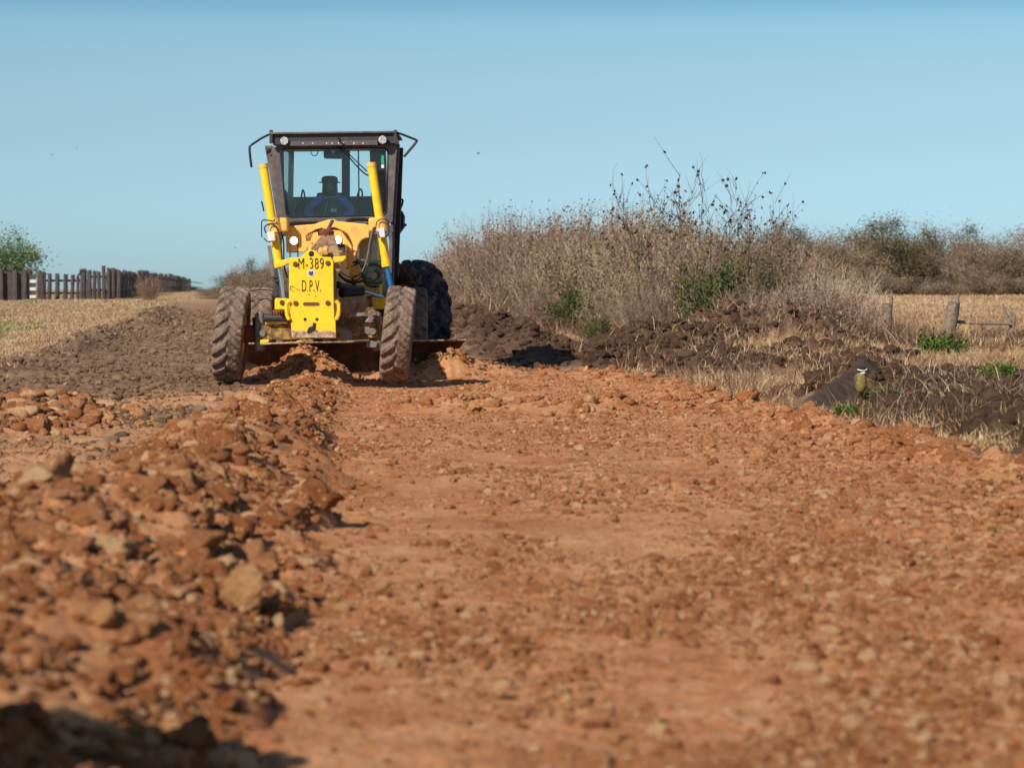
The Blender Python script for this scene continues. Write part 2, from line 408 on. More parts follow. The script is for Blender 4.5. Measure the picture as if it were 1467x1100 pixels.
class MB:
    """collects simple solids, then links them as one mesh object"""
    def __init__(s): s.v = []; s.f = []; s.mi = []; s.cur = 0
    def add(s, vs, fs):
        b = len(s.v); s.v += [tuple(v) for v in vs]
        for f in fs: s.f.append([i + b for i in f]); s.mi.append(s.cur)
        return s
    def box(s, c, size, rot=None):
        sx, sy, sz = (a / 2 for a in size)
        vs = [Vector((x, y, z)) for x in (-sx, sx) for y in (-sy, sy) for z in (-sz, sz)]
        if rot is not None: vs = [rot @ v for v in vs]
        c = Vector(c)
        return s.add([v + c for v in vs], [(0, 1, 3, 2), (4, 6, 7, 5), (0, 4, 5, 1), (2, 3, 7, 6), (0, 2, 6, 4), (1, 5, 7, 3)])
    def prism(s, pts, y0, y1):
        """polygon in the xz plane given counter-clockwise seen from the front, from y0 to y1"""
        n = len(pts)
        vs = [(p[0], y0, p[1]) for p in pts] + [(p[0], y1, p[1]) for p in pts]
        fs = [tuple(range(n)), tuple(range(2 * n - 1, n - 1, -1))] + [(i + n, (i + 1) % n + n, (i + 1) % n, i) for i in range(n)]
        return s.add(vs, fs)
    def prismx(s, pts, x0, x1):
        n = len(pts)
        vs = [(x0, p[0], p[1]) for p in pts] + [(x1, p[0], p[1]) for p in pts]
        fs = [tuple(range(n)), tuple(range(2 * n - 1, n - 1, -1))] + [(i + n, (i + 1) % n + n, (i + 1) % n, i) for i in range(n)]
        return s.add(vs, fs)
    def tube(s, pts, r, n=10, cap=True):
        pts = [Vector(p) for p in pts]; m = len(pts)
        rs = r if isinstance(r, (list, tuple)) else [r] * m
        vs = []; up = None
        for i, p in enumerate(pts):
            d = (pts[min(i + 1, m - 1)] - pts[max(i - 1, 0)]).normalized()
            if up is None: up = d.orthogonal().normalized()
            a = (up - d * up.dot(d)); a = a.normalized() if a.length > 1e-6 else d.orthogonal().normalized(); up = a
            b = d.cross(a)
            for k in range(n):
                t = 2 * PI * k / n; vs.append(p + (a * math.cos(t) + b * math.sin(t)) * rs[i])
        fs = [(i * n + k, i * n + (k + 1) % n, (i + 1) * n + (k + 1) % n, (i + 1) * n + k) for i in range(m - 1) for k in range(n)]
        if cap: fs += [tuple(range(n - 1, -1, -1)), tuple(range((m - 1) * n, m * n))]
        return s.add(vs, fs)
    def ball(s, c, r, n=12, m=8, sc=(1, 1, 1)):
        vs = []; c = Vector(c)
        for j in range(m + 1):
            ph = PI * j / m
            for k in range(n):
                t = 2 * PI * k / n
                vs.append(c + Vector((r * math.sin(ph) * math.cos(t) * sc[0], r * math.sin(ph) * math.sin(t) * sc[1], r * math.cos(ph) * sc[2])))
        return s.add(vs, [(j * n + k, (j + 1) * n + k, (j + 1) * n + (k + 1) % n, j * n + (k + 1) % n) for j in range(m) for k in range(n)])
    def lathe(s, prof, origin=(0, 0, 0), n=32, axis='x'):
        vs = []; o = Vector(origin)
        for (a, r) in prof:
            for k in range(n):
                t = 2 * PI * k / n
                if axis == 'x': vs.append(o + Vector((a, r * math.cos(t), r * math.sin(t))))
                elif axis == 'y': vs.append(o + Vector((r * math.cos(t), a, r * math.sin(t))))
                else: vs.append(o + Vector((r * math.cos(t), r * math.sin(t), a)))
        m = len(prof)
        return s.add(vs, [(i * n + k, i * n + (k + 1) % n, (i + 1) * n + (k + 1) % n, (i + 1) * n + k) for i in range(m - 1) for k in range(n)])
    def build(s, name, mat, parent=None, bevel=0, smooth=False):
        me = bpy.data.meshes.new(name); me.from_pydata(s.v, [], s.f)
        mats = mat if isinstance(mat, list) else [mat]
        for mm in mats: me.materials.append(mm)
        if len(mats) > 1: me.polygons.foreach_set('material_index', s.mi)
        bm = bmesh.new(); bm.from_mesh(me); bmesh.ops.recalc_face_normals(bm, faces=bm.faces); bm.to_mesh(me); bm.free()
        if smooth:
            me.polygons.foreach_set('use_smooth', [True] * len(me.polygons))
            try: me.set_sharp_from_angle(angle=R(40))
            except Exception: pass
        o = bpy.data.objects.new(name, me)
        if bevel:
            b = o.modifiers.new('bevel', 'BEVEL'); b.width = bevel; b.segments = 2; b.limit_method = 'ANGLE'; b.angle_limit = R(35)
        return link(o, parent)

def copy_tree(o, parent=None):
    c = o.copy(); COL.objects.link(c); c.parent = parent
    for ch in o.children: copy_tree(ch, c)
    return c

# ------------------------------------------------------------------ ground sheet
def build_ground():
    td = np.linspace(-.125, .33, 1000)
    lo = np.concatenate([[-4, -2.5, -1.6, -1.1, -.8, -.6, -.45, -.35, -.28], np.linspace(-.24, -.1265, 45)])
    hi = np.concatenate([np.linspace(.3315, .5, 60), [.56, .65, .8, 1, 1.4, 2, 3, 4.5]])
    t = np.concatenate([lo, td, hi])
    py = np.concatenate([np.arange(1240, 850, -3.2), np.arange(850, 600, -2.2), np.arange(600, 110, -1.25), np.arange(110, 60, -.8), np.arange(60, 16, -.45)])
    y1 = F * CAMH / py
    Yv = np.concatenate([[-60, -40, -25, -15, -8, -4, -1, 1, 2.2, 3.0, 3.5, 3.8], y1, [320, 360, 420, 500, 620, 800, 1100, 1600, 2500, 4000, 7000]])
    w = np.maximum(Yv, 3.9)
    X = t[None, :] * w[:, None]; Y = np.repeat(Yv[:, None], len(t), 1)
    X = X.ravel(); Y = Y.ravel()
    Z = height(X, Y)
    nr, nc = len(Yv), len(t)
    idx = np.arange(nr * nc).reshape(nr, nc)
    q = np.stack([idx[:-1, :-1], idx[:-1, 1:], idx[1:, 1:], idx[1:, :-1]], -1).reshape(-1, 4)
    # zones
    p, h = windrow(X, Y)
    jit = .25 * fbm(X * 1.2, Y * .9, 4)
    orange = ss((X - (crest(Y) - .75) + jit * 2) / .25) * ss((road_edge(Y) + .15 - X + jit) / .18) * ss((38.9 - Y + jit * 4 + .8 * ss((X - 4) / 1)) / .5)
    orange = np.maximum(orange, ss(p * 3) * ss((39 - Y) / .5))
    q2 = ((X - (-2.15 + .04 * (Y - 24))) / 1.15) ** 2 + ((Y - 25.2) / 3.6) ** 2 + .5 * perlin(X * 1.5, Y * 1.5)
    orange = np.maximum(orange, ss((1.1 - q2) * 3) * .85)
    strip = ss((X + 2.1 + jit * 3) / .35) * ss((-.2 + crest(Y) - X) / .3) * ss((34 - Y) / 3)
    pale = np.clip(strip * 1.0, 0, 1); orange = np.maximum(orange, strip * .9)
    mm, mz = mound_mask(X, Y)
    dark = np.maximum(ss((mm - .18 + jit * .6) / .22), .75 * ss((33 - Y) / 4) * ss((X - road_edge(Y) - .3) / .3)) * (X > 4)
    verge = ss((X - road_edge(Y) - .2 + jit * 2) / .3)
    grassL = ss((-3.75 - X + jit * 3) / .4)
    grassR = verge * (1 - dark) * (.35 + .65 * ss((.1 + fbm(X * .9, Y * .6, 3) * 2 + ss((Y - 36) / 20)) / .4)) * ss((X - 5.6 - 2.5 * ss((Y - 39) / 5) * ss((75 - Y) / 20)) / 1)
    grass = np.maximum(grassL, grassR)
    far = ss((Y - 110) / 60)
    grass = np.maximum(grass, far)
    strawL = .25 * ss((fbm(X * .8, Y * .25 + 3, 3) + .05) / .3) * (X < -.4) * ss((Y - 24) / 8)
    grass = np.maximum(grass, strawL)
    zone = np.stack([orange, grass * (1 - orange), dark * (X > 4), np.ones_like(X)], -1)
    green = ss((-5 - X) / 3)
    return mesh_np('ground', np.stack([X, Y, Z], -1), q.ravel(), np.full(len(q), 4), M['ground'], attrs={'zone': zone, 'pale': pale, 'green': green})
g = build_ground(); tag(g, kind='structure')

# ------------------------------------------------------------------ clods and stones
def rock_templates(sub, count, rough=.5):
    out = []
    for k in range(count):
        bm = bmesh.new(); bmesh.ops.create_icosphere(bm, subdivisions=sub, radius=1)
        rs = random.Random(sub * 100 + k)
        planes = [(Vector((rs.gauss(0, 1), rs.gauss(0, 1), rs.gauss(0, 1))).normalized(), rs.uniform(.42, .8)) for _ in range(9)]
        off = Vector((rs.random() * 50, rs.random() * 50, 0))
        for v in bm.verts:
            d = v.co.normalized(); r = 1 + rough * .5 * mnoise.noise(d * 1.3 + off) + rough * .3 * mnoise.noise(d * 3.1 + off) + (rough * .16 * mnoise.noise(d * 7 + off) if sub > 2 else 0)
            c = d * r
            for (n, dd) in planes:
                q = c.dot(n)
                if q > dd: c -= n * (q - dd) * .92
            if sub > 2: c = c * (1 + .22 * mnoise.noise(d * 4 + off) + .17 * mnoise.noise(d * 9 + off) + (.11 * mnoise.noise(d * 19 + off) if sub > 3 else 0))
            v.co = c
        V = np.array([v.co[:] for v in bm.verts]); Fc = np.array([[v.index for v in f.verts] for f in bm.faces])
        bm.free(); out.append((V, Fc))
    return out
T1 = rock_templates(1, 8); T2 = rock_templates(2, 10); T3 = rock_templates(3, 12, 1.1); T4 = rock_templates(4, 8, 1.2)

def rot_mats(n):
    q = rng.normal(size=(n, 4)); q /= np.linalg.norm(q, axis=1)[:, None]
    w, x, y, z = q.T
    return np.stack([np.stack([1 - 2 * (y * y + z * z), 2 * (x * y - z * w), 2 * (x * z + y * w)], -1),
                     np.stack([2 * (x * y + z * w), 1 - 2 * (x * x + z * z), 2 * (y * z - x * w)], -1),
                     np.stack([2 * (x * z - y * w), 2 * (y * z + x * w), 1 - 2 * (x * x + y * y)], -1)], -2)

def scatter_rocks(name, X, Y, S, mat, label, sink=.35, tint=None):
    """one mesh of loose clods nobody could count; X, Y, radius S"""
    Z = height(X, Y)
    tint = rng.random(len(X)) if tint is None else tint
    px = S * F / np.maximum(Y, 9)
    Vs, Fs, Ts = [], [], []; base = 0
    for lo, hi, T in ((0, 5.5, T1), (5.5, 22, T2), (22, 48, T3), (48, 1e9, T4)):
        sel = np.where((px >= lo) & (px < hi))[0]
        if not len(sel): continue
        var = rng.integers(0, len(T), len(sel))
        for k, (V, Fc) in enumerate(T):
            s = sel[var == k]; n = len(s)
            if not n: continue
            Rm = rot_mats(n); sc = np.stack([rng.uniform(.8, 1.35, n), rng.uniform(.7, 1.2, n), rng.uniform(.5, .95, n)], -1)
            P = np.einsum('nij,vj->nvi', Rm, V) * (S[s][:, None, None] * sc[:, None, :])
            P[..., 0] += X[s][:, None]; P[..., 1] += Y[s][:, None]; P[..., 2] += (Z[s] + S[s] * (.45 - sink))[:, None]
            Vs.append(P.reshape(-1, 3)); Ts.append(np.repeat(tint[s], len(V)))
            Fs.append((Fc[None] + (base + np.arange(n) * len(V))[:, None, None]).reshape(-1, 3)); base += n * len(V)
    V = np.concatenate(Vs); Fa = np.concatenate(Fs); T = np.concatenate(Ts)
    o = mesh_np(name, V, Fa.ravel(), np.full(len(Fa), 3), mat, attrs={'tint': T}, smooth=False)
    return tag(o, label, 'clods', kind='stuff')

def sample(n, y0, y1, x0, x1, dens=None, near=1.0):
    """random points, denser towards the camera; dens(X,Y)->0..1 keeps"""
    inv = rng.random(n); Y = (y0 ** (1 - near) + inv * (y1 ** (1 - near) - y0 ** (1 - near))) ** (1 / (1 - near)) if near != 1 else y0 * (y1 / y0) ** inv
    a = x0(Y) if callable(x0) else np.full(n, x0); b = x1(Y) if callable(x1) else np.full(n, x1)
    X = a + rng.random(n) * (b - a)
    if dens is not None:
        k = rng.random(n) < dens(X, Y); X, Y = X[k], Y[k]
    return X, Y

def psize(n, lo, hi, k=2.2):
    u = rng.random(n); return (lo ** (1 - k) + u * (hi ** (1 - k) - lo ** (1 - k))) ** (1 / (1 - k))

# windrow clods
X, Y = sample(76000, 4.0, 36.3, lambda y: crest(y) - 1.25, lambda y: crest(y) + 1.3, lambda x, y: np.clip(windrow(x, y)[0] * 1.6 + .02 + .06 * (x > crest(y)), 0, 1) * np.clip(.55 + 1.6 * fbm(x * 1.5, y * 1.1 + 7, 3), .12, 1))
S = psize(len(X), .009, .055, 2.1)
Xb, Yb_ = sample(1500, 4.0, 36.3, lambda y: crest(y) - .95, lambda y: crest(y) + .95, lambda x, y: np.clip(windrow(x, y)[0] * 1.3, 0, 1) * np.clip(.55 + 1.6 * fbm(x * 1.5, y * 1.1 + 7, 3), .1, 1))
Sb = psize(len(Xb), .05, .14, 2.4) * np.where(Yb_ < 9, .8, 1.0)
nearhole = (Y < 9.2) & (X < crest(Y) + .0)
X = np.concatenate([X, Xb]); Y = np.concatenate([Y, Yb_]); S = np.concatenate([S, Sb])
scatter_rocks('windrow_clods', X, Y, S, M['clod'], 'orange dirt clods heaped along the windrow left of the road', .35, tint=rng.random(len(X)) ** 1.6)
# loose stones on the road
X, Y = sample(90000, 4.4, 39, lambda y: crest(y) + .5, lambda y: np.minimum(road_edge(y) + .1, .34 * y), lambda x, y: np.clip(.3 + .5 * ss((x - 1.2) / 2.5) + 1.7 * fbm(x * .8, y * .45, 3), .05, 1))
S = psize(len(X), .007, .045, 2.75)
scatter_rocks('road_stones', X, Y, S, M['clod'], 'small orange stones and crumbs strewn over the graded road', .3)
X, Y = sample(2200, 26.8, 30, 1.4, 5.3, lambda x, y: np.exp(-((y - 28.3 - .5 * perlin(x * .7, y * 0)) / .5) ** 2))
scatter_rocks('rubble_line', X, Y, psize(len(X), .015, .09, 2.2), M['clod'], 'low line of crushed rock across the road before the grader', .35)
X, Y = sample(3200, 12, 39.3, lambda y: road_edge(y) - .55, lambda y: road_edge(y) + .35, lambda x, y: np.exp(-((x - road_edge(y)) / .3) ** 2))
scatter_rocks('edge_rubble', X, Y, psize(len(X), .012, .12, 2.2), M['clod'], 'orange rubble lining the right edge of the road', .35)
# left rubble and grey soil crumbs
X, Y = sample(5000, 20.5, 30, -3.6, -.6, lambda x, y: np.clip(1.15 - (((x - (-2.15 + .04 * (y - 24))) / 1.0) ** 2 + ((y - 25.2) / 3.3) ** 2), 0, 1))
scatter_rocks('left_rubble', X, Y, psize(len(X), .015, .12, 2.0), M['clod'], 'patch of broken orange rock left of the windrow', .3)
X, Y = sample(60000, 14, 110, lambda y: -4.3 + 0 * y, lambda y: np.where(y < 34, crest(y) - .75, -.2), lambda x, y: np.clip(.5 + 1.2 * fbm(x * .6, y * .3, 3), .05, 1) * np.where((y < 24) & (x > -2.1), .1, 1), 1.3)
scatter_rocks('soil_crumbs', X, Y, psize(len(X), .01, .075, 2.5) * np.clip(Y / 45, 1, 2), M['greyclod'], 'grey brown soil crumbs on the ungraded strip left of the grader', .3)
X, Y = sample(9000, 10, 34, lambda y: -.105 * y, lambda y: crest(y) - .3, lambda x, y: np.clip(.5 + fbm(x, y, 2), .1, 1) * (x > -2.6), 1.2)
scatter_rocks('crushed_crumbs', X, Y, psize(len(X), .008, .04, 2.4), M['clod'], 'pale crushed crumbs on the sandy strip left of the windrow', .3, tint=.35 + .6 * rng.random(len(X)))
# dark clods on verge heaps
X, Y = sample(85000, 16, 84, lambda y: 4.4 + 0 * y, lambda y: np.minimum(15.5 + 0 * y, .33 * y), lambda x, y: np.clip((mound_mask(x, y)[0] - .12) * 2.2, 0, 1) * (x > road_edge(y) + .25), 1.0)
scatter_rocks('dark_clods', X, Y, psize(len(X), .014, .14, 2.25) * np.clip(Y / 48, 1, 1.6), M['soilclod'], 'dark soil clods on the heaps along the right verge', .35)
X, Y = sample(30000, 39, 84, 4.2, 8.6, lambda x, y: np.clip((mound_mask(x, y)[0] - .1) * 1.6, 0, 1) * np.clip(.6 + 1.5 * fbm(x * 1.1, y * .5, 3), .1, 1), 1.0)
scatter_rocks('berm_clods', X, Y, psize(len(X), .02, .13, 2.3) * np.clip(Y / 50, 1, 1.5), M['soilclod'], 'broken soil clods on the dark berm beside the rear wheel', .35)
# soil in front of the blade
X, Y = sample(7000, 35.6, 38.6, -.5, 5.4, lambda x, y: np.clip(np.exp(-(((x - .75) / .85) ** 2 + ((y - 36.6) / .7) ** 2)) + np.exp(-(((x - 2.95) / .6) ** 2 + ((y - 37.6) / .6) ** 2)) + .5 * np.exp(-(((x - 4.3) / 1) ** 2 + ((y - 38.2) / .35) ** 2)), 0, 1))
scatter_rocks('pushed_soil', X, Y, psize(len(X), .015, .07, 2.3), M['clod'], 'loose orange clods rolling in front of the grader blade', .3)

# single rocks and clods that stand out (x px, y px on the photo, radius m, material, label)
SINGLE = [
    (352, 868, .115, 'palerock', 'large pale blocky clod on the right flank of the windrow', 'clod', 0),
    (262, 690, .075, 'palerock', 'long pale chunk lying on top of the windrow crest', 'clod', 1),
    (288, 752, .07, 'palerock', 'upright pale clod above dark gaps in the windrow', 'clod', 0),
    (150, 905, .06, 'palerock', 'pale smooth stone midway down the windrow', 'stone', 0),
    (238, 1048, .055, 'palerock', 'flat pale stone at the near foot of the windrow', 'stone', 1),
    (160, 664, .075, 'greyclod', 'lone brown clod casting a shadow left of the windrow', 'clod', 0),
    (510, 1058, .03, 'palerock', 'pale stone nearest the bottom edge left of the road middle', 'stone', 1),
    (875, 1058, .034, 'palerock', 'pale stone nearest the bottom edge in the road middle', 'stone', 1),
    (1285, 969, .034, 'palerock', 'flat pale stone on the near right of the road', 'stone', 1),
    (750, 824, .016, 'palerock', 'small white pebble alone on the middle of the road', 'pebble', 1),
    (687, 745, .03, 'palerock', 'pale pebble left of the road middle', 'pebble', 1),
    (1305, 758, .05, 'palerock', 'pale stone on the rough right side of the road', 'stone', 1),
    (1420, 765, .05, 'palerock', 'pale angular stone near the right end of the road surface', 'stone', 0),
    (680, 590, .085, 'palerock', 'pale block standing in the rubble line before the grader', 'rock', 0),
    (784, 600, .085, 'palerock', 'pale rock lying at the right part of the rubble line', 'rock', 1),
    (985, 582, .09, 'palerock', 'flat pale slab at the right edge of the road by the dry grass', 'rock', 1),
    (1070, 580, .12, 'clod', 'upright orange clod standing at the right road edge', 'clod', 0),
    (1357, 655, .075, 'clod', 'knob of orange clay above the pale ledge at the right road edge', 'clod', 0),
    (1300, 640, .15, 'clod', 'rounded orange clay lump at the foot of the dark heap', 'clod', 0),
    (728, 1000, .03, 'soilclod', 'dark clod lying alone in the near middle of the road', 'clod', 1),
    (1168, 548, .13, 'soilclod', 'dark rounded lump beside the small soil heap in dry grass', 'clod', 0),
    (1380, 590, .19, 'soilclod', 'big dark earth lump right of the perched bird', 'clod', 0),
    (1438, 690, .12, 'palerock', 'pale ledge of crushed rock at the far right road edge', 'rock', 1),
    (148, 610, .12, 'palerock', 'largest pale rock in the rubble patch left of the windrow', 'rock', 0),
    (60, 625, .11, 'clod', 'orange block in the rubble patch nearest the left edge', 'rock', 0),
]
def ground_hit(px, py):
    """walk the sight line out until it meets the terrain"""
    Ys = np.linspace(4.2, 60, 1600)
    d = CM @ Vector(((px - 733.5) / F, -(py - 550) / F, -1))
    Xs = d.x / d.y * Ys; Zs = CAMH + d.z / d.y * Ys
    k = np.argmax(Zs < height(Xs, Ys, False) + .01)
    return Xs[k], Ys[k]
for i, (px, py, r, mt, lab, cat, flat) in enumerate(SINGLE):
    x, y = ground_hit(px, py)
    V, Fc = T4[i % 3] if r > .06 else T3[i % 8]
    Rm = Matrix.Rotation(random.uniform(0, 6), 3, Vector((random.random(), random.random(), random.random())).normalized())
    V2 = np.array([(Rm @ Vector(v))[:] for v in V]) * r * np.array([1.3 if flat else 1.0, 1.0, .5 if flat else .95])
    o = mesh_np(cat if cat != 'clod' else 'dirt_clod', V2, Fc.ravel(), np.full(len(Fc), 3), M[mt], attrs={'tint': np.full(len(V2), .55)})
    o.location = (x, y, H(x, y) + r * (.15 if flat else .35))
    tag(o, lab, cat, 'single stones and clods')

# smooth slab of dark earth below the perched bird
def earth_slab():
    nu, nv = 60, 26
    a = at(1243, 522, 29.2); b = at(1134, 604, 27.0); a.z += .02; b.z += .05
    V = []; 
    for i in range(nu):
        for j in range(nv):
            u = i / (nu - 1); v = j / (nv - 1)
            top = Vector(b).lerp(Vector(a), u); top.z += .05 * math.sin(u * 9) * u + .03 * math.sin(u * PI)
            # falls to the front right below the ridge line and back behind it
            s = (v - .35)
            p = top + Vector((.16 + .25 * u, -1.0, 0)) * max(s, 0) * .8 + Vector((.45, 1.1, 0)) * min(s, 0) * -1
            p.z = top.z - (max(s, 0) * (.2 + .42 * u)) - (-min(s, 0)) * 1.3 * u
            p.z += .04 * mnoise.noise(p * 2.5) + .022 * mnoise.noise(p * 9) + .012 * mnoise.noise(p * 24)
            V.append(p[:])
    idx = np.arange(nu * nv).reshape(nu, nv)
    q = np.stack([idx[:-1, :-1], idx[1:, :-1], idx[1:, 1:], idx[:-1, 1:]], -1).reshape(-1, 4)
    m = NT('smeared_dark_earth'); p = m.pos()
    c = m.ramp(m.noise(p, 5, 6, .7), [(.3, srgb(58, 45, 38)), (.7, srgb(88, 70, 58))])
    m.pbsdf(c, .85, normal=m.bump(m.noise(p, 20, 5, .7), .4, .02), spec=.2)
    o = mesh_np('earth_slab', V, q.ravel(), np.full(len(q), 4), m.m)
    sm = o.modifiers.new('solid', 'SOLIDIFY'); sm.thickness = .05; sm.offset = -1
    tag(o, 'smooth dark slab of turned earth sloping under the perched bird', 'earth slab')
    return a
slab_top = earth_slab()

# ------------------------------------------------------------------ grass and weeds (mesh blades)
def blades(name, X, Y, hgt, wid, lean, mat, label, cat, tint, curve=.35, zoff=-.01, segs=2):
    n = len(X); Z = height(X, Y) + zoff
    az = rng.random(n) * 2 * PI; la = rng.random(n) * lean
    dx, dy = np.cos(az) * np.sin(la), np.sin(az) * np.sin(la); dz = np.cos(la)
    sa = rng.random(n) * PI; sx, sy = np.cos(sa) * wid / 2, np.sin(sa) * wid / 2
    base = np.stack([X, Y, Z], -1); d = np.stack([dx, dy, dz], -1) * hgt[:, None]
    side = np.stack([sx, sy, np.zeros(n)], -1)
    droop = np.stack([np.cos(az), np.sin(az), -.45 * np.ones(n)], -1) * (hgt * curve * rng.random(n))[:, None]
    mid = base + d * .55 + droop * .25; tip = base + d + droop
    V = np.stack([base - side, base + side, mid + side * .75, mid - side * .75, tip], 1).reshape(-1, 3)
    b = (np.arange(n) * 5)[:, None]
    fl = np.concatenate([b + 0, b + 1, b + 2, b + 3, b + 3, b + 2, b + 4], 1).ravel()
    ls = np.tile([4, 3], n)
    o = mesh_np(name, V, fl, ls, mat, attrs={'tint': np.repeat(np.clip(tint, 0, 1), 5)})
    return tag(o, label, cat, kind='stuff')

def verge_d(x, y):
    m, _ = mound_mask(x, y)
    m = np.clip(m * 1.1, 0, .97)
    e = ss((x - road_edge(y) - .1 - 2.2 * ss((y - 39) / 4) * ss((80 - y) / 25)) / .5)
    return np.clip(e * (1 - .95 * m) * (.5 + 1.6 * fbm(x * .9, y * .6, 3) + .4 * ss((y - 36) / 10)) * (.45 + .55 * ss((y - 30) / 6)), .0, 1) + .05 * e * (1 - np.exp(-(((x - 6.7) / .8) ** 2 + ((y - 27.6) / 1.6) ** 2)))
def slab_free(x, y): return 1 - np.exp(-(((x - 6.6) / .95) ** 2 + ((y - 27.0) / 1.9) ** 2) * 1.0) 
X, Y = sample(330000, 17, 75, lambda y: np.minimum(4.6, .31 * y), lambda y: np.minimum(.335 * y, 24), lambda x, y: verge_d(x, y) * (slab_free(x, y) > .6), 1.2)
hh = .05 + .16 * rng.random(len(X)) ** 1.5 + .1 * np.clip(fbm(X * 1.1, Y * .8 + 3, 2), 0, 1)
hh *= .75 + .5 * ss((Y - 34) / 14)
blades('verge_grass', X, Y, hh, .006 + .004 * rng.random(len(X)) + Y * .00012, R(62), M['drygrass'], 'matted dry straw coloured grass on the right verge', 'grass',
       np.clip(.5 + .5 * fbm(X * 1.3, Y, 3) + rng.normal(0, .17, len(X)) + .1 * ss((Y - 40) / 10), 0, .97), .6)
X, Y = sample(26000, 22, 60, lambda y: np.minimum(5.2, .31 * y), lambda y: np.minimum(.335 * y, 20), lambda x, y: np.clip(ss((x - road_edge(y) - .25) / .5) * ss((.35 + 2.4 * perlin(x * 1.7, y * 1.3 + 5)) / .6) * (slab_free(x, y) > .75), 0, 1), 1.2)
blades('straw_tufts', X, Y, .14 + .3 * rng.random(len(X)) ** 1.6, .007 + Y * .00014, R(70), M['weeds'], 'longer dead straw tufts standing out of the verge grass', 'straw',
       np.clip(.55 + rng.normal(0, .22, len(X)), 0, .97), .7)
# short left field grass
def left_d(x, y):
    return np.clip(ss((-3.65 - x + .7 * fbm(x * .9, y * .4, 3)) / .5) * (.6 + 1.0 * fbm(x * .4, y * .2, 3)), 0, 1)
X, Y = sample(230000, 33, 190, lambda y: -.125 * y, lambda y: -3.2 + 0 * y, left_d, 1.4)
gr = np.maximum(ss((-5.2 - X + 2 * fbm(X * .2, Y * .1, 2)) / 2) * ss((fbm(X * .28 + 4, Y * .09, 3) + .12) / .2) * ss((100 - Y) / 20), ss((Y - 112) / 14) * ss((.15 + fbm(X * .3, Y * .05, 2)) / .3) * .8)
gr = np.maximum(gr, np.clip(1.3 * np.exp(-((X + 7.2) / 1.6) ** 2 - ((Y - 72) / 12) ** 2) + np.exp(-((X + 5.0) / .5) ** 2 - ((Y - 50) / 2.5) ** 2) + .7 * fbm(X * .9, Y * .3 + 2, 3), 0, 1) * (X < -4.2))
hh = (.03 + .08 * rng.random(len(X)) ** 2) * (1 + .6 * gr)
blades('field_grass', X, Y, hh, .012 + .00035 * Y, R(50), M['fieldgrass'], 'short dry field grass with green patches left of the road', 'grass',
       np.clip(.42 + .3 * fbm(X * .8, Y * .3, 3) + rng.normal(0, .12, len(X)) + .38 * gr, 0, 1), .3)
# pasture beyond the right fence
X, Y = sample(60000, 60, 240, lambda y: np.minimum(14 + 0 * y, .25 * y), lambda y: .34 * y, None, 1.6)
blades('pasture_grass', X, Y, .08 + .14 * rng.random(len(X)), .02 + .0006 * Y, R(45), M['fieldgrass'], 'pale dry pasture grass behind the right fence', 'grass',
       np.clip(.45 + .35 * fbm(X * .1, Y * .05, 2) + rng.normal(0, .1, len(X)), 0, .72), .3)
# tall dead weeds along the foot of the thicket and the right fence
def weed_d(x, y):
    front = np.interp(x, [4.5, 6.5, 8, 9.5, 12, 14, 16, 22], [95, 76, 62, 55, 50, 46, 48, 49])
    k = ss((y - front + 2.0 * fbm(x * .5, y * .3, 2)) / 2.5) * np.where(x > 14.4, ss((68 - y) / 4), ss((130 - y) / 25))
    return np.clip(k * (.6 + .9 * fbm(x * .7, y * .4 + 9, 3)), 0, 1)
X, Y = sample(260000, 44, 130, lambda y: 4.3 + 0 * y, lambda y: np.minimum(.33 * y, 22), weed_d, 1.5)
tall = np.where(X > 14.0, np.where(Y < 58.5, .24, .45), 1.0)
hh = (.3 + .85 * rng.random(len(X)) ** 1.4) * tall * (.75 + .5 * np.clip(fbm(X * .35, Y * .2 + 5, 2) + .5, 0, 1)) * np.interp(Y - np.interp(X, [4.5, 6.5, 8, 9.5, 12, 14, 16, 22], [95, 76, 62, 56.5, 53.5, 52, 54, 56]), [0, 4, 9, 16], [.6, .75, .5, .4])
blades('dead_weeds', X, Y, hh, .012 + .0001 * Y, R(38), M['weeds'], 'tall dead weeds and straw in front of the thicket and fence', 'weeds',
       np.clip(.36 + .45 * fbm(X * .6, Y * .3, 3) + rng.normal(0, .27, len(X)), 0, .97), .5)
X, Y = sample(9000, 48, 80, lambda y: 6.0 + 0 * y, lambda y: np.minimum(.335 * y, 24), lambda x, y: np.clip(weed_d(x, y) * 1.3, 0, 1) * np.where((x > 14.2) & (y < 60), .12, 1), 1.5)
blades('tall_stalks', X, Y, .35 + .6 * rng.random(len(X)), .009 + .00013 * Y, R(50), M['stalk'], 'long pale dead stalks poking out of the weeds', 'stalks', rng.random(len(X)), .3)

# ------------------------------------------------------------------ shrubs and trees
def strands(polys, radii, tints, nside=3):
    V, Fq, T = [], [], []; b = 0
    for pts, rr, t in zip(polys, radii, tints):
        m = len(pts); d0 = (pts[-1] - pts[0]).normalized(); a = d0.orthogonal().normalized(); c = d0.cross(a)
        for i, p in enumerate(pts):
            r = rr * (1 - .75 * i / (m - 1))
            for k in range(nside):
                an = 2 * PI * k / nside; V.append((p + (a * math.cos(an) + c * math.sin(an)) * r)[:]); T.append(t)
        for i in range(m - 1):
            for k in range(nside):
                Fq.append((b + i * nside + k, b + i * nside + (k + 1) % nside, b + (i + 1) * nside + (k + 1) % nside, b + (i + 1) * nside + k))
        b += m * nside
    return np.array(V), np.array(Fq), np.array(T)

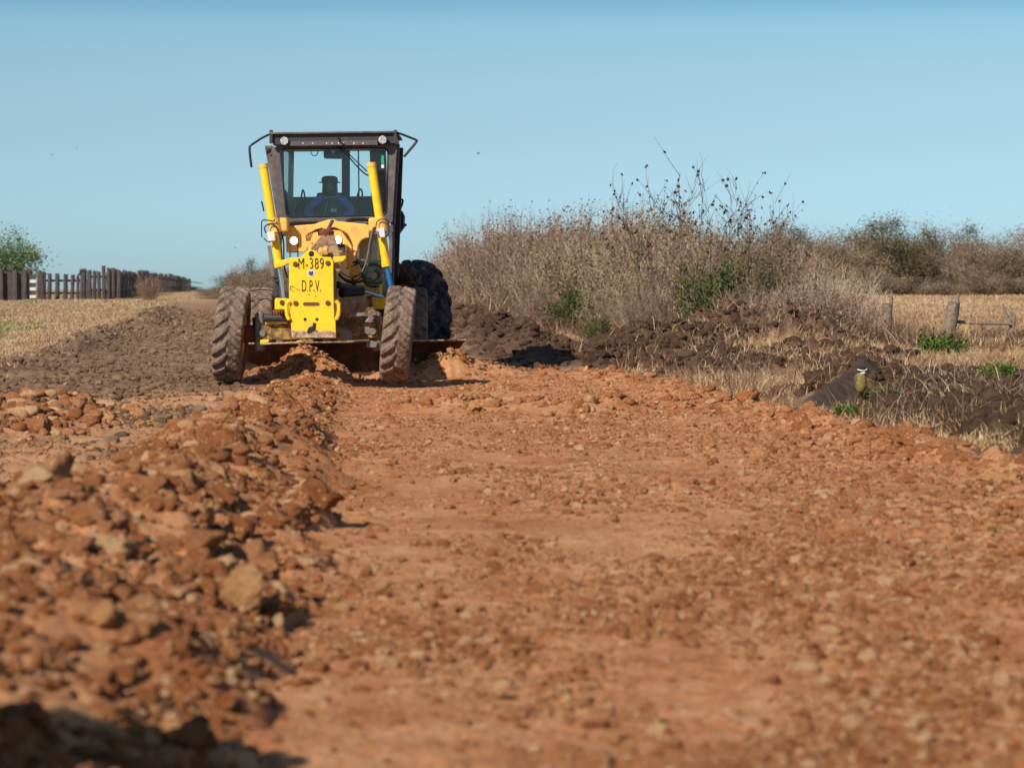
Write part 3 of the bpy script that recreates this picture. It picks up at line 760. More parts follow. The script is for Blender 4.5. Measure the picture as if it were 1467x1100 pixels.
def limb(p, d, L, segs, wob, up, rnd):
    pts = [p.copy()]; d = d.normalized()
    for i in range(segs):
        d = (d + Vector((rnd.gauss(0, wob), rnd.gauss(0, wob), rnd.gauss(0, wob) + up))).normalized()
        pts.append(pts[-1] + d * (L / segs))
    return pts

def leafset(P, size, rnd_s, tint, droop=0):
    n = len(P)
    a = rng.normal(size=(n, 3)); a /= np.linalg.norm(a, axis=1)[:, None]
    if droop: a[:, 2] = -np.abs(a[:, 2]) - droop; a /= np.linalg.norm(a, axis=1)[:, None]
    b = np.cross(a, rng.normal(size=(n, 3))); b /= np.linalg.norm(b, axis=1)[:, None] + 1e-9
    s = size * (1 - rnd_s + 2 * rnd_s * rng.random(n)); a = a * s[:, None]; b = b * s[:, None] * .38
    V = np.stack([P, P + a * .5 + b, P + a, P + a * .5 - b], 1).reshape(-1, 3)
    i = (np.arange(n) * 4)[:, None]; fl = np.concatenate([i, i + 1, i + 2, i + 3], 1)
    return V, fl, np.repeat(np.clip(tint, 0, 1), 4)

def make_shrub(name, rnd, Hh, Rad, stems, sides, leaves, lsize, leafmat, loc, parts=('branches', 'foliage'), twigr=.012, spread=.8, start=.25, droop=0, ttint=(.2, .9), up=.06, dome=1, jit=.9, tw=.5):
    root = empty(name, loc)
    polys, rads, tn = [], [], []; leafp = []
    for s in range(stems):
        an = rnd.uniform(0, 2 * PI); q = rnd.random() ** .6
        base = Vector((math.cos(an), math.sin(an), 0)) * Rad * .45 * q
        tilt = spread * q * rnd.uniform(.5, 1.1)
        L = Hh * (1 - .35 * dome * q * q) * rnd.uniform(.72, 1.05)
        d = Vector((math.cos(an) * tilt, math.sin(an) * tilt, 1))
        pts = limb(base, d, L, 6, .1, up, rnd)
        polys.append(pts); rads.append(twigr * rnd.uniform(.7, 1.4)); t = rnd.uniform(*ttint); tn.append(t)
        for k in range(sides):
            u = start + (1 - start) * rnd.random(); f = u * 6; i = min(int(f), 5)
            p = pts[i].lerp(pts[i + 1], f - i)
            sd = (pts[i + 1] - pts[i]).normalized() + Vector((rnd.gauss(0, .6), rnd.gauss(0, .6), rnd.gauss(.1, .4)))
            sp = limb(p, sd, L * rnd.uniform(.1, .26), 3, .15, .04, rnd)
            polys.append(sp); rads.append(twigr * tw); tn.append(min(1, t + .1))
            leafp += [sp[1], sp[2], sp[3], sp[3]]
    V, Fq, T = strands(polys, rads, tn)
    mesh_np(parts[0], V, Fq.ravel(), np.full(len(Fq), 4), M['twig'], root, {'tint': T})
    if leaves:
        lp = np.array([p[:] for p in leafp]); lp = lp[rng.integers(0, len(lp), leaves)] + rng.normal(0, lsize * jit, (leaves, 3))
        lp[:, 2] = np.maximum(lp[:, 2], .02)
        tint = .5 + .3 * fbm(lp[:, 0] * 2 + lp[:, 2], lp[:, 1] * 2 - lp[:, 2], 2) + rng.normal(0, .17, leaves)
        V, fl, T = leafset(lp, lsize, .4, tint, droop)
        mesh_np(parts[1], V, fl.ravel(), np.full(len(fl), 4), leafmat, root, {'tint': T}, smooth=False)
    return root

def make_tree(name, rnd, Hh, Rad, leafmat, nleaf, lsize, loc, nlimb=9, trunk_h=.25, bare=0, airy=.0):
    root = empty(name, loc)
    mb = MB(); tw = [];
    trunk = limb(Vector((0, 0, -.2)), Vector((rnd.gauss(0, .08), rnd.gauss(0, .08), 1)), Hh * .7, 7, .05, .1, rnd)
    mb.tube(trunk, [.16 * Hh / 6 * (1 - .11 * i) for i in range(8)], 8)
    clumps = []
    for k in range(nlimb):
        i = rnd.randint(1, 6); p = trunk[i]; an = k * 2.4 + rnd.uniform(-.5, .5)
        L = Rad * rnd.uniform(.7, 1.15)
        pts = limb(p, Vector((math.cos(an), math.sin(an), rnd.uniform(.35, 1.1))), L, 5, .12, .06, rnd)
        mb.tube(pts, [.06 * Hh / 6 * (1 - .16 * j) for j in range(6)], 5)
        clumps += [pts[3], pts[5]]
        for j in range(6):
            q = pts[rnd.randint(1, 5)]; sp = limb(q, Vector((rnd.gauss(0, 1), rnd.gauss(0, 1), rnd.uniform(-.1, 1.2))), L * rnd.uniform(.3, .6), 3, .2, .05, rnd)
            tw.append(sp); clumps.append(sp[3])
            for _ in range(4):
                s2 = limb(sp[rnd.randint(1, 3)], Vector((rnd.gauss(0, 1), rnd.gauss(0, 1), rnd.uniform(0, 1.2))), L * rnd.uniform(.15, .35), 2, .2, .05, rnd); tw.append(s2)
    clumps.append(trunk[-1])
    t = mb.build('trunk', M['bark'], root, smooth=True)
    V, Fq, T = strands(tw, [.018 * Hh / 6] * len(tw), [rnd.uniform(.2, .8) for _ in tw])
    mesh_np('branches', V, Fq.ravel(), np.full(len(Fq), 4), M['twig'], root, {'tint': T})
    if nleaf:
        c = np.array([p[:] for p in clumps]); k = rng.integers(0, len(c), nleaf)
        sz = (.12 + .16 * rng.random(len(c))) * Rad
        off = rng.normal(size=(nleaf, 3)) * sz[k][:, None] * np.array([1, 1, .7])
        P = c[k] + off
        ctone = rng.normal(0, .2, len(c))
        tint = .5 + ctone[k] + rng.normal(0, .14, nleaf)
        V, fl, T = leafset(P, lsize, .4, tint)
        mesh_np('crown', V, fl.ravel(), np.full(len(fl), 4), leafmat, root, {'tint': T}, smooth=False)
    return root

def put(o, x, y, s=1.0, sz=None, rz=None, label=None, cat=None, group=None, sink=.05, sx=None):
    o.location = (x, y, H(x, y) - sink); o.scale = ((sx or s), s, sz or s); o.rotation_euler = (0, 0, rz if rz is not None else random.uniform(0, 6.28))
    tag(o, label, cat, group); return o

rnd = random.Random(5)
shA = make_shrub('bare_shrub', rnd, 2.7, 2.0, 170, 12, 2600, .06, M['redleaf'], (0, 0, 0), twigr=.012, ttint=(.1, 1))
shB = make_shrub('brown_shrub', rnd, 2.5, 2.1, 130, 11, 5600, .07, M['brownleaf'], (0, 0, 0), ttint=(.3, 1))
shC = make_shrub('olive_shrub', rnd, 2.2, 1.9, 90, 10, 9000, .075, M['olive'], (0, 0, 0))
shD = make_shrub('pale_bare_shrub', rnd, 2.4, 2.2, 55, 16, 500, .05, M['brownleaf'], (0, 0, 0), twigr=.014, spread=1.1, ttint=(.6, 1))
kinds = {'A': (shA, 'bare twiggy shrub with pinkish dead leaves in the thicket behind the grader', 'leafless shrubs of the thicket'),
         'B': (shB, 'bushy brown leaved shrub in the thicket right of the grader', 'brown shrubs of the thicket'),
         'C': (shC, 'dull olive leaved shrub in the thicket right of the grader', 'olive shrubs of the thicket'),
         'D': (shD, 'pale grey branching bare shrub in the thicket', 'pale bare shrubs')}
used = set()
HEDGE = []
# px, ground distance, top py -> height scale
tops = [(598, 380), (620, 384), (640, 342), (655, 330), (672, 318), (700, 306), (740, 305), (780, 302), (820, 298), (850, 291), (900, 286), (940, 290), (1000, 310), (1040, 312), (1090, 322), (1130, 335), (1150, 345), (1185, 372), (1215, 372), (1240, 400)]
def top_at(px): return np.interp(px, [a for a, _ in tops], [b for _, b in tops])
r2 = random.Random(12)
for row, (dy, sc) in enumerate(((0, .5), (6, .78), (13, 1.0), (22, 1.0))):
    for px in range(655 if row < 2 else 610, 1236, 38 if row < 3 else 46):
        pxx = px + r2.uniform(-14, 14)
        front = np.interp(pxx, [600, 640, 700, 800, 900, 1000, 1100, 1240], [118, 104, 82, 68, 62, 58, 56, 55])
        y = front + dy + r2.uniform(-2, 2)
        top = at(pxx, top_at(pxx) + r2.uniform(-2, 14), y)
        gz = H(top.x, y); hgt = (top.z - gz) * (sc if row < 3 else .98)
        if row == 0: hgt = r2.uniform(1.0, 1.7); 
        k = r2.choice('AAAABA' if pxx < 1000 else 'ABAAAB')
        if r2.random() < (.16 if pxx < 820 and row > 1 else .08): k = 'C'
        if 1150 < pxx: k = r2.choice('DBA')
        HEDGE.append((top.x, y, hgt, k))
for (x, y, hgt, k) in HEDGE:
    o, lab, grp = kinds[k]
    base = {'A': 2.7, 'B': 2.5, 'C': 2.2, 'D': 2.4}[k]
    if k in used: o = copy_tree(o)
    used.add(k)
    put(o, x, y, min(max(hgt / base, .55), 1.25), hgt / base * .98, label=lab, cat='shrub', group=grp)
# pale bare shrub standing in front at the right end
for px, y, hg, lab in ((1205, 57, 1.9, 'pale leafless shrub with crooked branches at the right end of the thicket'), (1165, 55, 1.6, 'lower pale bare shrub beside the right end of the thicket')):
    p = at(px, 440, y); o = copy_tree(shD); put(o, p.x, y, 1.0 * hg / 2.4, hg / 2.4, label=lab, cat='shrub')
rb = make_shrub('russet_weed_clump', rnd, 1.2, 1.2, 130, 7, 1500, .05, M['redleaf'], (0, 0, 0), twigr=.008, ttint=(.05, .8), spread=1.0)
for i, (px, y, hh_) in enumerate(((1095, 51.5, 1.0), (1130, 50.5, 1.25), (1165, 51, 1.45), (1200, 50.5, 1.3), (1222, 53, 1.1), (1185, 51, .9), (1060, 52.5, 1.0), (1420, 59, .45))):
    o = rb if i == 0 else copy_tree(rb); p = at(px, 440, y); put(o, p.x, y, .8 + .3 * r2.random(), hh_ / 1.2, label='russet clump of dead weeds in front of the pasture and tree line', cat='weed clump', group='russet weed clumps')
# green shrubs
grn = make_shrub('green_shrub', rnd, 1.3, 1.3, 60, 8, 3600, .06, M['green'], (0, 0, 0))
for i, (px, y, hg, ys, lab) in enumerate(((1022, 55.5, 1.7, 1.25, 'largest dark green shrub set in the dry thicket'), (856, 58, .75, .6, 'low green shrub at the foot of the thicket beside the dark berm'),
                                   (985, 56, .8, .5, 'small green shrub left of the dark soil heap'), (820, 66, 1.5, 1.2, 'dull green shrub half hidden among bare stems'),)):
    o = grn if i == 0 else copy_tree(grn)
    p = at(px, 430, y); put(o, p.x, y, ys * .75, hg / 1.3, label=lab, cat='shrub')
    if i == 0: o.location.z += .35
# tall saplings with hanging dark leaves
sap = make_shrub('tall_sapling', rnd, 4.7, 2.2, 34, 6, 280, .095, M['darkleaf'], (0, 0, 0), twigr=.0125, spread=.45, start=.72, droop=1.2, ttint=(.05, .45), up=.03, dome=.9, jit=.12, tw=.75)
p = at(985, 420, 60); put(sap, p.x, 60, 1.0, .85, 1.0, label='tall thin stems with drooping dark leaves rising above the thicket', cat='sapling')
o = copy_tree(sap); p = at(1085, 420, 60); put(o, p.x, 60, .7, .72, 3.0, label='shorter dark leaved stems right of the tallest sapling', cat='sapling')
# small bright plants on the verge
bp = make_shrub('green_plant', rnd, .4, .5, 26, 4, 900, .06, M['brightgreen'], (0, 0, 0), twigr=.004, spread=1.1)
for i, (px, py, y, s, lab) in enumerate(((1348, 520, 47, 1.15, 'leafy green plant at the foot of the leaning fence post'), (1213, 628, 24.3, .32, 'bright green rosette at the road edge'),
                                  (1272, 628, 24.6, .42, 'tuft of green blades beside the bright rosette'), (1432, 600, 27.5, .5, 'green plant beside the big dark lump near the right edge'),
                                  (930, 478, 49.5, .5, 'tiny green sprig on the dark soil left of the heap'))):
    o = bp if i == 0 else copy_tree(bp)
    p = at(px, py, y); put(o, p.x, y, s, label=lab, cat='plant', sink=0)

# ---- trees far right
tA = make_tree('brown_tree', rnd, 6.2, 3.0, M['treebrown'], 13000, .13, (0, 0, 0))
tB = make_tree('olive_tree', rnd, 5.6, 2.8, M['treeolive'], 13000, .13, (0, 0, 0))
tC = make_tree('bare_tree', rnd, 6.8, 2.8, M['treebrown'], 1300, .12, (0, 0, 0), nlimb=15)
tk = {'A': (tA, 'bushy brown tree in the tree line beyond the pasture', 'brown trees beyond the pasture', 6.2), 'B': (tB, 'dull olive tree in the tree line beyond the pasture', 'olive trees beyond the pasture', 5.6), 'C': (tC, 'half bare grey tree in the tree line beyond the pasture', 'bare trees beyond the pasture', 6.8)}
used = set(); r3 = random.Random(3)
ttops = [(1120, 330), (1150, 322), (1185, 316), (1205, 326), (1222, 345), (1240, 330), (1262, 322), (1300, 322), (1330, 320), (1365, 318), (1395, 326), (1420, 322), (1450, 318), (1490, 325), (1540, 320)]
for row in range(3):
    for px in range(1118 - 8 * row, 1580, 23 if row else 30):
        pxx = px + r3.uniform(-7, 7); y = 205 + row * 12 + r3.uniform(-4, 4)
        if row == 0: tp = at(pxx, r3.uniform(362, 392), y)
        else: tp = at(pxx, np.interp(pxx, [a for a, _ in ttops], [b for _, b in ttops]) + r3.uniform(-3, 10) + (6 if row == 1 else 0), y)
        k = r3.choice('BBA') if row == 0 else r3.choice('AACBC')
        if row == 2 and (pxx > 1390 or r3.random() < .35): k = 'C'; tp.z += r3.uniform(.2, 1.2)
        o, lab, grp, hb = tk[k]
        if k in used: o = copy_tree(o)
        used.add(k); gz = H(tp.x, y); hg = (tp.z - gz) / (hb * .95)
        put(o, tp.x, y, max(.75, hg * .95), hg, label=lab, cat='tree', group=grp, sink=.3 if row else .9)
# bushes closing the far end of the road, left of the grader
far = [(303, 424, 210, 412), (318, 424, 205, 402), (334, 424, 200, 388), (350, 424, 195, 376), (368, 424, 190, 370), (388, 424, 185, 366), (350, 424, 165, 398), (378, 424, 160, 386), (322, 424, 175, 412), (400, 420, 190, 368), (430, 420, 190, 372)]
for i, (px, pb, y, pt) in enumerate(far):
    o = copy_tree((tB, tA)[i % 2] if i < 6 else tA); tp = at(px, pt, y); gz = H(tp.x, y); hg = (tp.z - gz) / 5.6
    put(o, tp.x, y, max(.45, hg * .85), hg * .98, label='low olive brown bush closing the road left of the grader', cat='bush', group='bushes at the far end of the road', sink=.25)
for i, (px, pt) in enumerate(((275, 410), (288, 414), (298, 417))):
    o = copy_tree(tB); tp = at(px, pt, 520); put(o, tp.x, 520, .5, (tp.z - 1.0) / 5.6, label='tiny hazy tree on the horizon past the end of the fence', cat='tree', group='horizon trees')
for i, (px, pt) in enumerate(((580, 372), (600, 371), (622, 374), (560, 374))):
    o = copy_tree(tC); tp = at(px, pt, 260); put(o, tp.x, 260, .45, (tp.z - 1.0) / 6.8, label='faint bare tree beyond the big rear tyre', cat='tree', group='trees beyond the big rear tyre')
# green tree at the left
tg = make_tree('green_tree', rnd, 5.4, 3.0, M['treegreen'], 6500, .17, (0, 0, 0), nlimb=8)
p = at(12, 347, 190); put(tg, p.x, 190, .9, (p.z - H(p.x, 190)) / 5.2, 2.0, label='light green feathery tree behind the dark corral fence', cat='tree')

# ------------------------------------------------------------------ left corral fence
def post_mb(w, d, h, seed, taper=.9, lean=0):
    rs = random.Random(seed); mb = MB(); n = 7; rings = 5
    V = []
    for j in range(rings):
        u = j / (rings - 1)
        for k in range(n):
            t = 2 * PI * k / n; r = 1 + rs.uniform(-.12, .12)
            V.append((math.cos(t) * w / 2 * r * (1 - (1 - taper) * u) + lean * u, math.sin(t) * d / 2 * r * (1 - (1 - taper) * u), h * u - .15 + (rs.uniform(-.06, .06) if j == rings - 1 else 0)))
    Fq = [(j * n + k, j * n + (k + 1) % n, (j + 1) * n + (k + 1) % n, (j + 1) * n + k) for j in range(rings - 1) for k in range(n)] + [tuple(range((rings - 1) * n, rings * n))]
    return mb.add(V, Fq)
r4 = random.Random(8)
fx = at(62, 420, 152); root = empty('palisade_fence', (fx.x, 152, H(fx.x, 152)), label='dark palisade fence of upright timbers running away toward the horizon', cat='fence')
def addposts(root, lst, name='post'):
    o0 = root.location
    for (x, y, w, h, ln) in lst:
        mb = post_mb(w, w * .8, h, r4.random(), .92, ln); o = mb.build(name, M['darkwood'], root)
        o.location = Vector((x, y, H(x, y))) - o0
pl = []
for px in range(128, 172, 7):   # cluster
    y = 158; p = at(px, 420, y); pl.append((p.x, y, .26, r4.uniform(1.85, 2.2), r4.uniform(-.05, .05)))
yy = 160
while yy < 470 and len(pl) < 95:
    pl.append((-8.3 + .0 * yy + .25 * math.sin(yy * .07), yy, .22 + .0005 * yy, r4.uniform(1.75, 2.1), r4.uniform(-.06, .06))); yy += .38 + (yy - 160) * .035
addposts(root, pl)
mb = MB()
for z in (.6, 1.4): mb.tube([(at(128, 420, 158).x, 158.2, H(-9, 158) + z), (-8.2, 161, H(-8.2, 161) + z), (-8.1, 300, H(-8, 300) + z), (-8.2, 470, H(-8, 470) + z)], .07, 5)
o = mb.build('rail', M['darkwood'], root); o.location = -root.location
# gappy section with a gate
gx = at(62, 420, 156); root = empty('corral_fence', (gx.x, 156, H(gx.x, 156)), label='gappy run of dark corral posts with a tall crooked gate post', cat='fence')
pl = []
for px, w, tp in ((63, .3, 390), (70, .28, 392), (82, .3, 392), (93, .28, 393), (103, .26, 394), (111, .2, 397), (118, .42, 386), (128, .3, 387), (125, .22, 400)):
    y = 156; p = at(px, tp, y); z0 = H(p.x, y); pl.append((p.x, y, w, p.z - z0 + .15, r4.uniform(-.06, .06)))
addposts(root, pl)
mb = MB(); a = at(60, 402, 156.2); b = at(128, 402, 156.2)
mb.tube([a, b], .07, 5); a = at(60, 420, 156.2); b = at(128, 420, 156.2); mb.tube([a, b], .06, 5); mb.tube([at(110, 398, 155.9), at(117, 388, 155.9)], .07, 5); mb.tube([at(114, 387.5, 155.9), at(124, 387, 155.9)], .11, 5)
o = mb.build('rail', M['darkwood'], root); o.location = -root.location
# white and dark striped board gate
gx = at(47, 420, 154); root = empty('striped_gate', (gx.x, 154, H(gx.x, 154)), label='narrow gate of white and dark boards between two thick posts', cat='gate')
mb = MB()
for pyy in (403, 414, 425): c = at(47, pyy, 154); mb.box(c, (.34, .06, .17))
o = mb.build('white_board', M['white'], root); o.location = -root.location
mb = MB()
for pyy in (397, 408.5, 419.5, 430): c = at(47, pyy, 154.05); mb.box(c, (.38, .06, .25))
o = mb.build('dark_board', M['darkwood'], root); o.location = -root.location
pl = []
for px, tp in ((38, 387), (42, 386), (56, 389), (60, 391)):
    p = at(px, tp, 154.1); pl.append((p.x, 154.1, .3, p.z - H(p.x, 154.1) + .15, 0))
addposts(root, pl)
# solid boarded section
gx = at(0, 420, 150); root = empty('board_fence', (gx.x, 150, H(gx.x, 150)), label='close boarded dark timber fence at the far left edge', cat='fence')
mb = MB()
px = -60
while px < 40:
    a = at(px, 390 + r4.uniform(-1.5, 1), 150.2); zb = H(a.x, 150); mb.box((a.x, 150.2 + r4.uniform(0, .03), (a.z + zb) / 2 - .05), (.2, .045, a.z - zb + .1)); px += 5.2
o = mb.build('board', M['darkwood'], root); o.location = -root.location
pl = []
for px in (-45, -20, 2, 22, 36):
    p = at(px, 388, 150); pl.append((p.x, 150, .26, p.z - H(p.x, 150) + .15, 0))
addposts(root, pl)
# reddish shrub at the fence
o = copy_tree(shA); p = at(212, 400, 150); put(o, p.x, 150, .5, .62, label='small reddish dry shrub against the palisade fence', cat='shrub')
# ------------------------------------------------------------------ right fence posts
def fence_post(px, pt, pb, Y, w, lean, label, slot=False):
    a = at(px, pt, Y); z0 = H(a.x, Y); h = a.z - z0
    o = empty('fence_post', (a.x - lean * .5, Y, z0), label=label, cat='fence post', group='old fence posts by the pasture')
    n = 12; rings = 14; V = []
    for j in range(rings):
        u = j / (rings - 1)
        for k in range(n):
            t = 2 * PI * k / n; r = (1 + .12 * mnoise.noise(Vector((math.cos(t) * 2, math.sin(t) * 2, u * 1.5 + px)))) * (w / 2) * (1 - .1 * u)
            V.append((math.cos(t) * r + lean * u, math.sin(t) * r, -.2 + (h + .2) * u * (1 if j < rings - 1 else (.97 + .03 * math.cos(t * 2)))))
    Fq = [(j * n + k, j * n + (k + 1) % n, (j + 1) * n + (k + 1) % n, (j + 1) * n + k) for j in range(rings - 1) for k in range(n)] + [tuple(range((rings - 1) * n, rings * n))]
    MB().add(V, Fq).build('shaft', M['wood'], o, smooth=True)
    if slot:
        MB().tube([(lean * .95 + .06, 0, h - .1), (lean + .09, 0, h + .16)], [.05, .03], 6).build('splinter', M['wood'], o)
    return o
fence_post(1361, 431, 495, 57, .33, .2, 'leaning grey weathered fence post with a splintered top', True)
fence_post(1270, 433, 480, 53.5, .26, .05, 'weathered fence post sunk in dead weeds left of the leaning one', True)
fence_post(1500, 436, 490, 57, .3, -.05, 'weathered fence post at the right edge of the pasture fence')
a = at(1372, 461, 57.2); b = at(1448, 464, 57.2)
mb = MB(); mb.tube([a, a.lerp(b, .3) + Vector((0, 0, -.02)), a.lerp(b, .7), b], [.045, .035, .045, .035], 8)
tag(mb.build('fence_rail', M['wood'], smooth=True), 'grey wooden rail running right from the leaning post', 'rail')
c = at(1448, 480, 57.3); root = empty('dead_stump', (c.x, 57.3, H(c.x, 57.3)), label='forked dead stump holding the end of the rail', cat='stump')
mb = MB(); mb.tube([(0, 0, -.1), (.03, 0, .4), (-.12, 0, .7), (-.2, 0, .95)], [.08, .06, .045, .02], 8); mb.tube([(.03, 0, .35), (.1, 0, .6), (.02, .05, .85)], [.05, .04, .02], 7); mb.tube([(.2, 0, -.1), (.1, 0, .35), (.0, 0, .75)], [.045, .04, .02], 6)
mb.build('trunk', M['wood'], root, smooth=True)

# ------------------------------------------------------------------ perched bird
def perched_bird():
    Yb = 27.75
    foot = at(1234, 566, Yb); 
    root = empty('bird', foot, label='small perched bird with yellow breast, dark head and white brow', cat='bird')
    k = .95
    prof = [(0, .004), (.012, .03), (.04, .055), (.09, .07), (.14, .071), (.19, .06), (.225, .045), (.25, .03)]
    mb = MB(); n = 18; V = []
    for (z, r) in prof:
        for q in range(n):
            t = 2 * PI * q / n; V.append(((math.cos(t) * r + .03 * z) * k, (math.sin(t) * r * .95) * k, (z + .02) * k))
    for (z, r, ox) in ((.255, .036, .015), (.275, .045, .022), (.298, .047, .026), (.318, .038, .026), (.332, .02, .024), (.336, .002, .024)):
        for q in range(n):
            t = 2 * PI * q / n; V.append(((math.cos(t) * r * 1.15 + ox) * k, math.sin(t) * r * k, z * k))
    rows = len(prof) + 6
    Fq = [(j * n + q, j * n + (q + 1) % n, (j + 1) * n + (q + 1) % n, (j + 1) * n + q) for j in range(rows - 1) for q in range(n)]
    mb.add(V, Fq); mb.mi = [0 if (i // n) < len(prof) - 1 else 1 for i in range(len(Fq))]
    body = mb.build('body', [M['birdyellow'], M['birdblack']], root, smooth=True)
    # brow, throat, bill, wings, tail, legs
    mb = MB(); pts = [Vector((math.cos(t) * .056 + .026, math.sin(t) * .050, .292 + .008 * math.cos(t * 2))) * k for t in [PI + .1 + i * (PI - .4) / 10 for i in range(11)]]
    mb.tube(pts, .006, 6); mb.build('brow_stripe', M['birdwhite'], root, smooth=True)
    MB().ball(Vector((.024, -.02, .256)) * k, .034 * k, sc=(1.1, .9, .55)).build('throat', M['birdwhite'], root, smooth=True)
    MB().tube([Vector((.065, -.005, .285)) * k, Vector((.13, -.01, .272)) * k], [.013, .002], 6).build('bill', M['birdblack'], root, smooth=True)
    for s in (1,):
        MB().ball(Vector((.05, .01, .15)) * k, .05 * k, sc=(.55, 1.1, 1.9)).build('wing', M['birdbrown'], root, smooth=True)
        MB().ball(Vector((-.045, .015, .15)) * k, .05 * k, sc=(.5, 1.1, 1.9)).build('wing', M['birdbrown'], root, smooth=True)
    MB().box(Vector((.03, .06, -.005)) * k, (.035, .02, .15)).build('tail', M['birdbrown'], root)
    for s in (-1, 1):
        MB().tube([Vector((s * .018, 0, .03)) * k, Vector((s * .02, -.01, -.015)) * k, Vector((s * .022, -.035, -.02)) * k], .004, 5).build('leg', M['birdblack'], root)
    root.rotation_euler = (0, R(-4), R(10))
perched_bird()
_p = at(1234, 572, 27.8); V, Fc = T4[1]
o = mesh_np('dirt_clod', V * np.array([.2, .16, .2]), Fc.ravel(), np.full(len(Fc), 3), M['soilclod'], attrs={'tint': np.full(len(V), .4)})
o.location = (_p.x + .04, 27.85, _p.z - .13); tag(o, 'dark clod of earth the small bird stands on', 'clod', 'single stones and clods')

# ------------------------------------------------------------------ birds in the sky
def fly_bird():
    root_mb = MB()
    root_mb.tube([(-.12, 0, 0), (-.06, 0, .0), (.04, 0, .01), (.11, 0, .02), (.14, 0, .018)], [.01, .03, .038, .022, .004], 8)
    for s in (-1, 1):
        root_mb.add([(.05, s * .02, .02), (-.03, s * .02, .015), (-.02, s * .14, .06), (.05, s * .14, .065), (-.01, s * .27, .05)], [(0, 1, 2, 3), (3, 2, 4)])
    return root_mb
fb = fly_bird().build('flying_bird', M['birdgrey'], smooth=True)
for i, (px, py, Y, s, rz, lab) in enumerate(((75, 222, 150, .55, .4, 'left one of the pair of tiny birds above the corral fence'), (110, 212, 160, .5, 1.2, 'right one of the pair of tiny birds above the corral fence'),
                                     (337, 355, 120, .5, .9, 'tiny bird flying low between the bushes and the cab'), (685, 220, 150, .9, .1, 'pale bird gliding in the sky right of the cab roof'), (730, 257, 140, .4, 1.5, 'tiny dark bird below the gliding one'))):
    o = fb if i == 0 else fb.copy()
    if i: COL.objects.link(o)
    o.location = at(px, py, Y); o.scale = (s,) * 3; o.rotation_euler = (.2, .1, rz)
    tag(o, lab, 'bird', 'birds in the sky')

# ------------------------------------------------------------------ the road grader
GY = 35.0; GX = .90; GYAW = R(5.8)
GZ = 0.0
grader = empty('road_grader', (GX, GY, GZ), -GYAW, 'yellow road grader with charcoal cab driving toward the camera behind its windrow', 'road grader')
GI = (Matrix.Translation((GX, GY, GZ)) @ Matrix.Rotation(-GYAW, 4, 'Z')).inverted()
def lp(px, py, y):
    """grader-frame point read off the photograph at local depth y"""
    w_ = at(px, py, GY + y)
    for _ in range(4):
        l = GI @ w_; w_ = at(px, py, w_.y + (y - l.y))
    return GI @ w_
def poly(pts, y):
    return [(lambda q: (q.x, q.z))(lp(a, b, y)) for a, b in pts]
def gtag(o, label): o['label'] = label; return o

